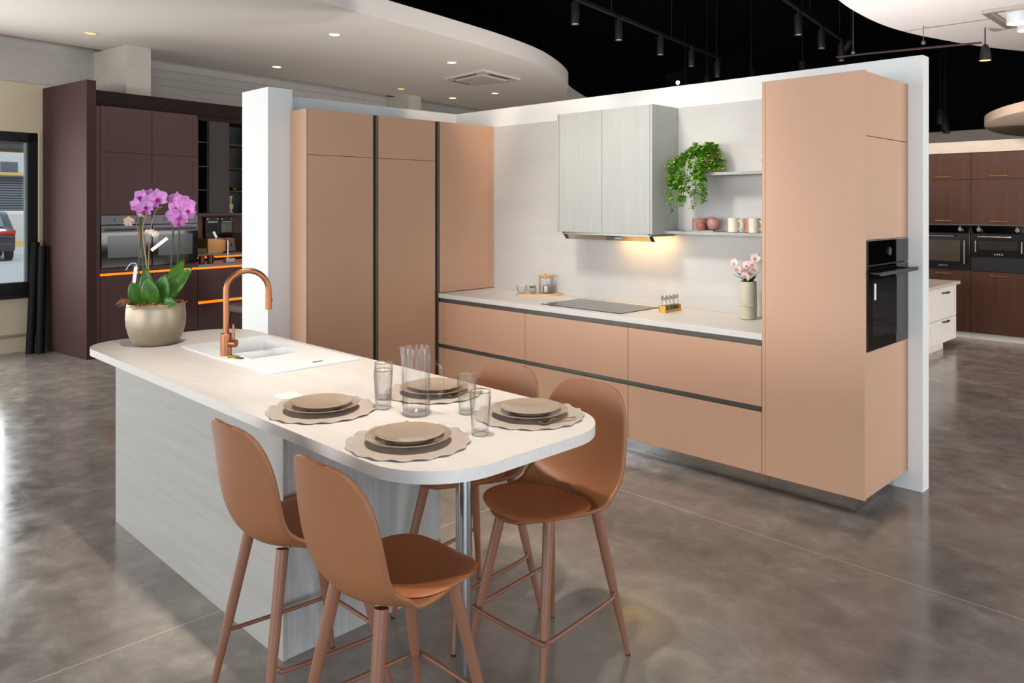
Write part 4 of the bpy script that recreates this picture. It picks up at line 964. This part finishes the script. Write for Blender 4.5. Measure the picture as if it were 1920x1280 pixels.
for i, (x0, x1, w_) in enumerate(((-3.352, -2.752, 'behind the white drawer cabinet'), (-2.75, -2.15, 'at the right edge of the view'))):
    t = thing('oven_tower', 'chestnut veneer tall unit with brass handles ' + w_, 'cabinet', ((x0+x1)/2, 10.95, 0))
    part('body', MB().box(x0, x1, YK+.021, 11.25, .076, .826).box(x0, x1, YK+.021, 11.25, 1.392, 2.27).box(x0, x1, 11.2, 11.25, .826, 1.392), CHEST, t)
    for nm, z0, z1, hz in (('upper_door', 1.948, 2.272, 1.985), ('middle_door', 1.40, 1.944, 1.44), ('lower_door', .078, .824, .785)):
        dr = part(nm, MB().box(x0+.002, x1-.002, YK, YK+.02, z0, z1), CHEST, t, bev=.0015); mid = (x0+x1)/2
        part('handle', MB().box(mid-.09, mid+.09, YK-.028, YK-.02, hz-.004, hz+.004).box(mid-.08, mid-.073, YK-.02, YK, hz-.004, hz+.004).box(mid+.073, mid+.08, YK-.02, YK, hz-.004, hz+.004), BRASS, dr)
    part('light_strip', MB().box(x0, x1, YK-.002, YK+.02, 1.388, 1.398), GREYM, t)
    part('plinth', MB().box(x0, x1, YK+.03, YK+.045, 0, .0755), WCAB, t, 'white plinth')
    zb = .83 if i == 0 else .985
    ov = thing('built_in_oven', 'black retro oven with chrome knobs in the chestnut unit ' + ('behind the white cabinet' if i == 0 else 'at the right edge'), 'oven', ((x0+x1)/2, YK, .83))
    part('housing', MB().box(x0+.003, x1-.003, YK-.002, 11.19, .83, 1.386), BLACK, ov)
    part('control_panel', MB().add([(x0+.03, YK-.035, 1.30), (x1-.03, YK-.035, 1.30), (x1-.004, YK-.004, 1.38), (x0+.004, YK-.004, 1.38), (x0+.03, YK-.002, 1.29), (x1-.03, YK-.002, 1.29)], [(0, 1, 2, 3), (4, 5, 1, 0)]), DGLASS, ov)
    for s in (x0+.1, x1-.1): part('knob', MB().cyl((s, YK-.02, 1.338), (s, YK-.06, 1.335), .024, 18).box(s-.004, s+.004, YK-.062, YK-.03, 1.34, 1.375), CHROME, ov)
    dd = part('oven_door', MB().box(x0+.006, x1-.006, YK-.022, YK-.003, zb+.02, 1.283), DGLASS, ov, bev=.003)
    wz0 = zb+.11; part('window', MB().box(x0+.09, x1-.11, YK-.0245, YK-.0225, wz0, 1.20), plain('oven pane warm', '#4a4136' if i == 0 else '#2b2723', .12, noise=.2, scale=4), dd)
    part('handle', MB().cyl((x0+.09, YK-.06, 1.252), (x1-.16, YK-.06, 1.252), .014, 14).box(x0+.1, x0+.115, YK-.055, YK-.022, 1.245, 1.259).box(x1-.19, x1-.175, YK-.055, YK-.022, 1.245, 1.259), STEEL, dd)
    text(dd, 'SMEG', .03, ((x0+x1)/2, YK-.0232, zb+.045), (PI/2, 0, 0), LOGO)
    for s in (x0+.05, x1-.07): part('side_trim', MB().box(s, s+.012, YK-.026, YK-.0225, wz0-.03, 1.2), STEEL, dd)
t3 = thing('oven_tower', 'narrow visible edge of a further chestnut unit at the picture border', 'cabinet', (-1.85, 10.95, 0))
part('body', MB().box(-2.148, -1.55, YK+.001, 11.25, .076, 2.27), CHEST, t3)
part('plinth', MB().box(-2.148, -1.55, YK+.03, YK+.045, 0, .0755), WCAB, t3)
struct('trim_7', MB().box(-4.6, 3, YK-.02, 11.3, 2.275, 2.412), plain('pale header', '#d8cabb', .8))
struct('trim_8', MB().box(-9.0, 3, 17.2, 17.5, 2.3, 3.12), plain('pale far header', '#c4b6aa', .8))
# round suspended canopy
cx_, cy_, cr_ = .9, 11.9, 3.7
cv = thing('ceiling_canopy', 'round beige canopy hanging over the chestnut kitchen', 'canopy', (cx_, cy_, 2.6))
part('disc', MB().lathe([(.001, 0), (cr_-.03, 0), (cr_, .02), (cr_, .125), (cr_-.05, .13), (.001, .13)], (cx_, cy_, 2.6), 120), plain('beige canopy', '#cbb6a5', .8), cv)
part('rod', MB().cyl((-2.1, 10.65, 2.72), (-2.1, 10.65, 5.29), .02, 10), BLACK, cv)
pd = thing('pendant_spot', 'glowing round spot hanging right of the display wall', 'lamp', (-2.192, 9.0, 3.1))
part('housing', MB().lathe([(.055, 0), (.05, .07), (.03, .15), (.012, .17)], (-2.192, 9.0, 3.105), 24, cap=False), SPOTB, pd)
part('lamp_face', MB().lathe([(.001, .002), (.052, .002)], (-2.192, 9.0, 3.105), 24, cap=False), glow('pendant glow', '#ffb45a', 3), pd)
part('rod', MB().cyl((-2.192, 9.0, 3.27), (-2.192, 9.0, 3.44), .006, 8), BLACK, pd)
cdt = thing('ceiling_conduit', 'thin brown pipe hanging above the display wall on wires', 'pipe', (-2.6, 8.5, 3.24))
part('pipe', MB().tube([(-3.5, 8.5, 3.25), (-3.206, 8.5, 3.245), (-2.102, 8.5, 3.2)], .011, 10), plain('brown conduit', '#3a251a', .7), cdt)
for x in (-3.32, -2.62): part('hanger', MB().cyl((x, 8.5, 3.26), (x, 8.5, 5.29), .004, 6).sphere((x, 8.5, 3.275), .022, 10, 6), GREYM, cdt)
# ceiling fixture in the right soffit
t = thing('recessed_spotlight', 'square recessed twin spotlight in the white ceiling at upper right', 'lamp', (-1.8, 8.65, ZS))
fm = MB()
for a in (0, 1, 2, 3):
    pass
X0, X1, Y0, Y1 = -2.03, -1.45, 8.22, 9.1
part('frame', MB().prism([(X0, Y0), (X1, Y0), (X1, Y1), (X0, Y1)], ZS-.035, ZS-.001, [[(X0+.06, Y0+.06), (X1-.06, Y0+.06), (X1-.06, Y1-.06), (X0+.06, Y1-.06)]]), plain('frame metal', '#b3a89c', .35, metal=.5), t, bev=.004)
for y in (8.45, 8.85):
    hd_ = part('lamp_head', MB().lathe([(.1, -.12), (.105, -.02), (.09, .0)], (-1.78, y, ZS-.005), 28, cap=False), plain('white lamp', '#e6e6e8', .3), t)
    part('lamp_face', MB().lathe([(.001, -.1), (.098, -.1)], (-1.78, y, ZS-.005), 28, cap=False), glow('cool lamp face', '#eef3ff', 4), hd_)
# downlights in the left soffit
for i, (x, y, m, lb) in enumerate(((-8.963, 2.632, WARM2, 'amber downlight above the dark end panel'), (-7.185, 4.489, WARM, 'warm downlight above the white column, alone near the ceiling edge'), (-9.387, 4.995, WARM, 'warm downlight above the dark kitchen'), (-7.534, 6.425, WARM, 'warm downlight just in front of the ceiling cassette'),
        (-9.795, 7.315, WARM2, 'amber downlight near the far pilaster'), (-10.0, 8.546, WARM, 'warm downlight farthest back, left of two'), (-9.092, 8.67, WARM, 'warm downlight farthest back, right of two'))):
    t = thing('downlight', lb, 'lamp', (x, y, ZS), group='ceiling downlights')
    part('rim', MB().lathe([(.055, -.006), (.07, -.006), (.074, -.001), (.055, -.001)], (x, y, ZS), 28, cap=False), plain('white rim', '#d8d0c8', .5) if i == 0 else bpy.data.materials['white rim'], t)
    part('lamp_face', MB().lathe([(.001, -.003), (.056, -.003)], (x, y, ZS), 28, cap=False), m, t)
# ceiling cassette
A = [(-8.534, 7.122), (-7.60, 7.03), (-7.775, 7.924), (-8.661, 7.804)]
cxx = sum(a[0] for a in A)/4; cyy = sum(a[1] for a in A)/4
t = thing('air_conditioner', 'white square air conditioning cassette in the left ceiling', 'air conditioner', (cxx, cyy, ZS-.05))
sc_ = lambda k: [(cxx+(x-cxx)*k, cyy+(y-cyy)*k) for x, y in A[::-1]]
part('housing', MB().prism(sc_(1.0), ZS-.03, ZS-.001), plain('cassette white', '#cfc6bd', .6), t, bev=.006)
part('grille', MB().prism(sc_(.66), ZS-.05, ZS-.0305), plain('cassette grille', '#c4bab0', .6), t, bev=.004)
for k in range(4):
    p, q = sc_(.9)[k], sc_(.9)[(k+1) % 4]; p2, q2 = sc_(.78)[k], sc_(.78)[(k+1) % 4]
    mix = lambda a, b, s: (a[0]+(b[0]-a[0])*s, a[1]+(b[1]-a[1])*s)
    poly = [mix(p, q, .18), mix(p, q, .82), mix(p2, q2, .82), mix(p2, q2, .18)]
    part('air_slot', MB().prism(poly, ZS-.033, ZS-.0302), DGREY, t)
# ------------------------------------------------------------------ track lighting
def spot_head(t, x, y, z, tilt=0, m=None, r=.045, h=.23, ax='X'):
    M = Matrix.Translation((x, y, z)) @ Matrix.Rotation(tilt, 4, ax)
    hd = MB().lathe([(r, -h), (r, -.01), (r*.9, 0), (.001, 0)], (0, 0, 0), 24, M=M, cap=False)
    part('housing', hd, SPOTB, t)
    part('lamp_face', MB().lathe([(.001, -h+.012), (r*.93, -h+.012)], (0, 0, 0), 24, M=M, cap=False), m or glow('spot face', '#ffc890', 1.6), t)
SF = glow('dim spot face', '#e8b488', .9)
def track(P, Q, spots, lb, ZT_=3.75):
    P = Vector((P[0], P[1], ZT_+.06)); Q = Vector((Q[0], Q[1], ZT_+.06)); d = (Q-P)
    t = thing('lighting_track', lb, 'track', (P.x, P.y, ZT_+.06))
    a = math.atan2(d.y, d.x); mid = (P+Q)/2
    part('rail', MB().obox(Matrix.Translation(mid) @ Matrix.Rotation(a, 4, 'Z'), d.length, .04, .035), SPOTB, t)
    for k in (.12, .42, .7, .97):
        p = P+d*k; part('hanger', MB().cyl((p.x, p.y, ZT_+.08), (p.x, p.y, 5.29), .004, 6), SPOTB, t)
    for x, y, l2, tilt in spots:
        s = thing('track_spot', l2, 'spotlight', (x, y, ZT_-.03), group='black track spotlights')
        part('stem', MB().cyl((x, y, ZT_-.0), (x, y, ZT_+.042), .012, 10), SPOTB, s)
        spot_head(s, x, y, ZT_, tilt, SF)
track((-5.05, 4.6), (-5.975, 10.35), ((-5.275, 6.19, 'black track spot nearest the picture top on the left track', 0), (-5.43, 7.14, 'second black track spot along the left track', 0), (-5.585, 8.2, 'third black track spot along the left track', 0), (-5.745, 9.17, 'fourth black track spot along the left track', 0), (-5.94, 10.18, 'black track spot at the far end of the left track', 0)), 'long black lighting track hanging left above the back wall')
track((-3.35, 5.2), (-4.16, 10.3), ((-3.852, 8.332, 'nearest visible spot on the right track', 0), (-3.985, 9.242, 'middle spot on the right track', 0), (-4.144, 10.22, 'spot at the far end of the right track', 0)), 'black lighting track hanging right, left of the white ceiling')
for x, y, z, tl, lb in ((-8.6, 13.5, 4.0, .25, 'far dim tilted spot right of the curved ceiling'), (-7.2, 12.0, 3.9, 0, 'far grey spot between the last two spots of left track'), (-6.9, 13.0, 4.1, -.4, 'far tilted grey spot right of the left track end'), (-5.3, 11.6, 3.85, 0, 'far grey spot under the right track'), (-5.2, 13.2, 4.4, .6, 'far silver tilted spot near the white ceiling'), (-4.35, 15.0, 3.33, 0, 'small far spot right of the display wall, first'), (-4.6, 16.1, 3.33, 0, 'small far spot right of the display wall, second'), (-4.85, 17.1, 3.33, 0, 'small far spot right of the display wall, third')):
    s = thing('ceiling_spot', lb, 'spotlight', (x, y, z), group='far ceiling spotlights')
    part('rod', MB().cyl((x, y, z), (x, y, 5.29), .006, 6), BLACK, s)
    spot_head(s, x, y, z, tl, SF, .055, .26, 'Y')
# bright lamp clipped to the top of the back wall
s = thing('clip_lamp', 'small bright lamp shining above the top of the back wall', 'lamp', (-3.11, 4.80, ZW))
part('stem', MB().cyl((-3.11, 4.80, ZW+.0005), (-3.11, 4.79, ZW+.022), .005, 8), SPOTB, s)
part('lamp_face', MB().sphere((-3.11, 4.785, ZW+.032), .013, 14, 8), HOT, s)

# ------------------------------------------------------------------ outside the window
struct('ground_outside', MB().box(-70, -9.85, -30, 40, -.2, -.15), ASPH, 2)
fb = MB().box(-46, -45, -10, 45, -.15, 9)
struct('wall_facade', fb, FACADE, 2, label='pale building across the car park')
m = MB()
for k in range(15): m.box(-40.2, -40, 6, 30, 1.3+.115*k, 1.3+.115*k+.08)
m.box(-40.4, -40.2, 6, 30, -.15, 3.0)
solo('slatted_fence', m, SLAT, 'grey slatted cladding across the car park', 'fence', frame=2)
solo('roof_beam', MB().box(-40.5, -39.7, 6, 30, 3.02, 3.16), YELL, 'ochre band above the slatted cladding', 'beam', frame=2)
solo('canopy_edge', MB().box(-13, -12, -2, 12, 2.48, 3.1), plain('blue grey awning', '#8e9cab', .7), 'blue grey awning edge outside the window', 'awning', frame=2)
solo('canopy_trim', MB().box(-13.2, -13.0, -2, 12, 2.44, 2.48), YELL, 'ochre edge under the awning outside', 'trim', frame=2)
for q, z, s_, lb in ((13.5, -.15, 1.0, 'white bulk bag left by the slatted cladding'), (14.9, -.15, .9, 'white bulk bag in the middle by the cladding'), (16.2, -.15, 1.0, 'white bulk bag right by the slatted cladding')):
    solo('bulk_bag', MB().box(-39, -37.8, q, q+1.2, z, z+1.55*s_), SACK, lb, 'bag', frame=2, bev=.15)
solo('kerb_board', MB().box(-37.2, -37, 8, 30, -.15, .12), YELL, 'ochre board along the foot of the bags', 'board', frame=2)
for k, (q, z, lb) in enumerate(((16.2, 3.4, 'small dark window on the pale building, left'), (17.6, 3.7, 'small dark window on the pale building, middle'), (18.8, 3.5, 'narrow dark window on the pale building, right'))):
    solo('facade_window', MB().box(-45.02, -44.95, q, q+.8-.2*k, z, z+.5+.2*k), plain('facade glass %d' % k, '#56616a', .3), lb, 'window', frame=2)
# parked car, rear right corner towards us
def car(cx, cq, ang):
    c = thing('car', 'dark grey car parked outside, seen through the shop window', 'car', (cx, cq, -.15), 2)
    R_ = Matrix.Translation((cx, cq, -.15)) @ Matrix.Rotation(ang, 4, 'Z')
    def tr(m): m.v = [tuple(R_ @ Vector(v)) for v in m.v]; return m
    side = [(-2.15, .35), (-2.2, .75), (-2.1, 1.02), (-1.75, 1.45), (-1.35, 1.6), (.35, 1.58), (1.05, 1.05), (2.0, .9), (2.15, .6), (2.12, .32)]
    rows = []
    for yy, k in ((-.9, .93), (-.86, .985), (-.6, 1), (.6, 1), (.86, .985), (.9, .93)):
        rows.append([(x*(.985 if abs(yy) > .8 else 1), yy*(.86 if z > 1.2 else 1), .3+(z-.3)*k) for x, z in side])
    m = MB().grid(rows, closed=True); n = len(side); m.f.append(list(range(n))[::-1]); m.s.append(False); m.f.append([5*n+i for i in range(n)]); m.s.append(False)
    part('body', tr(m), CARP, c)
    part('rear_window', tr(MB().add([(-2.075, -.6, 1.10), (-2.075, .6, 1.10), (-1.785, .54, 1.43), (-1.785, -.54, 1.43)], [(0, 1, 2, 3)])), CARW, c, solid=.02)
    for s in (-1, 1):
        part('side_window', tr(MB().add([(-1.65, s*.825, 1.08), (.85, s*.83, 1.08), (.3, s*.79, 1.48), (-1.35, s*.79, 1.48)], [(0, 1, 2, 3) if s < 0 else (3, 2, 1, 0)])), CARW, c, solid=.03)
        part('tail_light', tr(MB().box(-2.2, -2.0, s*.86-.05*(s < 0), s*.86+.05*(s > 0), .85, 1.0).box(-2.21, -2.15, s*.5, s*.86, .87, .97)), TAIL, c)
        part('reflector', tr(MB().box(-2.225, -2.18, s*.5, s*.75, .42, .47)), TAIL, c)
        for x in (-1.35, 1.35):
            part('wheel', tr(MB().tube([(x, s*.70, .34), (x, s*.72, .34), (x, s*.90, .34), (x, s*.92, .34)], [.3, .34, .34, .3], 28)), TYRE, c)
    part('bumper', tr(MB().box(-2.24, -2.1, -.86, .86, .33, .58)), plain('bumper plastic', '#23272b', .6), c, bev=.03)
    part('number_plate', tr(MB().box(-2.225, -2.19, -.26, .26, .66, .78)), PAPER, c)
CARPOS = (-29.9, 10.0, 2.9)
car(*CARPOS)

# ------------------------------------------------------------------ light
def area(name, loc, size, size_y, energy, col, look):
    l = bpy.data.lights.new(name, 'AREA'); l.shape = 'RECTANGLE'; l.size = size; l.size_y = size_y; l.energy = energy; l.color = col
    o = bpy.data.objects.new(name, l); C.objects.link(o); o.location = loc
    o.rotation_euler = (Vector(look)-Vector(loc)).to_track_quat('-Z', 'Y').to_euler(); return o
def spot(loc, look, energy, ang, blend=.5, col=(1, .82, .62), r=.03):
    l = bpy.data.lights.new('spot_light', 'SPOT'); l.energy = energy; l.spot_size = math.radians(ang); l.spot_blend = blend; l.color = col; l.shadow_soft_size = r
    o = bpy.data.objects.new('spot_light', l); C.objects.link(o); o.location = loc
    o.rotation_euler = (Vector(look)-Vector(loc)).to_track_quat('-Z', 'Y').to_euler(); return o
# daylight through the glazed front, the right side and the left windows
area('daylight_front', (-3.5, -10.5, 1.9), 12, 3.2, 900, (.96, .98, 1), (-3.5, 5, 1.6))
area('daylight_right', (4.2, -1.5, 1.7), 5, 2.6, 270, (.74, .87, 1), (-3, 1.6, 1.0))
Lw = Matrix.Rotation(FR2, 3, 'Z') @ Vector((-9.45, -1.0, 1.55)); Lt = Matrix.Rotation(FR2, 3, 'Z') @ Vector((0, -1.2, 1.3))
area('daylight_left', Lw, 8.8, 1.75, 340, (.93, .97, 1), Lt)
area('daylight_right', (6.7, 11.2, 1.7), 9, 2.6, 520, (1, .97, .95), (-3, 9.5, 3.0))  # added area light, aimed up to brighten the right soffit and fascia
sun = bpy.data.lights.new('sun', 'SUN'); sun.energy = 3.2; sun.angle = math.radians(25); sun.color = (1, .98, .95)
so = bpy.data.objects.new('sun', sun); C.objects.link(so); so.rotation_euler = (0, math.radians(38), 0)
# warm ceiling lamps, and added fill spots marked below
W1 = (1, .86, .70)
for x, y, e in ((-2.2, 1.6, 235), (-1.7, 1.7, 125), (-3.6, 1.7, 230), (-2.9, 1.6, 135)): spot((x+.35, y-.2, 3.7), (x, y+.1, .9), e, 42, .8, (1, .9, .8), .05)
spot((-4.0, 3.6, 3.7), (-4.35, 4.9, 2.0), 70, 50, .6, W1)
spot((-4.2, 4.0, 3.75), (-5.3, 4.72, 2.42), 75, 44, .7, (1, .8, .6))
spot((-3.6, 4.0, 3.6), (-3.65, 4.74, 2.42), 22, 60, .8, (1, .8, .6))
spot((-3.4, 2.3, 3.7), (-3.3, 4.3, .75), 270, 66, .8, (1, .95, .9), .25)  # added fill from above for the drawer fronts and splashback
spot((-2.5, 3.4, 3.7), (-3.0, 4.75, 1.0), 90, 62, .7, (1, .92, .84), .15)
spot((-3.3, 1.7, 3.6), (-5.15, 2.85, 1.6), 14, 26, .6, W1)
area('hood_light', (-3.32, 4.655, 1.402), .44, .05, 1.2, (1, .62, .22), (-3.32, 4.70, 1.3))
spot((-3.11, 4.70, ZW+.05), (-3.11, 4.72, 2.0), 1.4, 150, .6, W1)
for x, y in ((-7.185, 4.489), (-9.2, 5.0), (-7.534, 6.425), (-9.092, 8.67)): spot((x, y, ZS-.02), (x, y, 0), 22, 90, .6, W1)
spot((-2.6, 8.6, 3.3), (-2.6, 10.7, 1.2), 110, 80, .7, W1, .1)
spot((-1.6, 7.4, 3.2), (-2.6, 9.4, .5), 60, 70, .7, W1, .1)
spot((-2.6, 6.6, .05), (-2.9, 7.0, 3.4), 420, 150, .5, (1, .96, .93), .2)  # added unseen floor uplight brightening the right soffit, no fixture built
spot((-4.4, 6.4, .05), (-5.6, 6.6, 3.4), 260, 150, .5, (1, .96, .93), .2)  # second added uplight, unseen, brightening the left soffit and its fascia
nl = Matrix.Rotation(FR2, 3, 'Z') @ Vector((-8.85, 5.8, 1.49)); nt_ = Matrix.Rotation(FR2, 3, 'Z') @ Vector((-9.15, 5.85, 1.1))
spot(nl, nt_, 7, 130, .8, (1, .85, .7), .04)  # added unseen spot that brightens the things in the niche
w = bpy.data.worlds.new('sky'); bpy.context.scene.world = w; w.use_nodes = True
bg = w.node_tree.nodes['Background']; bg.inputs[0].default_value = (.84, .92, 1, 1); bg.inputs[1].default_value = 1.05

# ------------------------------------------------------------------ camera
F, VH, YAW, H = 1452.7443, 385.6589, .7871, 1.6244
cd = bpy.data.cameras.new('camera'); cam = bpy.data.objects.new('camera', cd); C.objects.link(cam)
cam.location = (0, 0, H); cam.rotation_euler = (PI/2, 0, YAW)
cd.sensor_fit = 'HORIZONTAL'; cd.sensor_width = 36; cd.lens = 36*F/1920; cd.shift_x = 0; cd.shift_y = -(640-VH)/1920
cd.clip_start = .05; cd.clip_end = 200
sc = bpy.context.scene; sc.camera = cam
sc.view_settings.view_transform = 'Standard'; sc.view_settings.look = 'None'; sc.view_settings.gamma = 1; sc.view_settings.use_curve_mapping = False
sc.view_settings.exposure = 0
sc.cycles.use_denoising = True; sc.cycles.max_bounces = 9; sc.cycles.diffuse_bounces = 4; sc.cycles.glossy_bounces = 5; sc.cycles.transmission_bounces = 9; sc.cycles.transparent_max_bounces = 24
sc.cycles.sample_clamp_indirect = 6; sc.cycles.caustics_reflective = False; sc.cycles.caustics_refractive = False
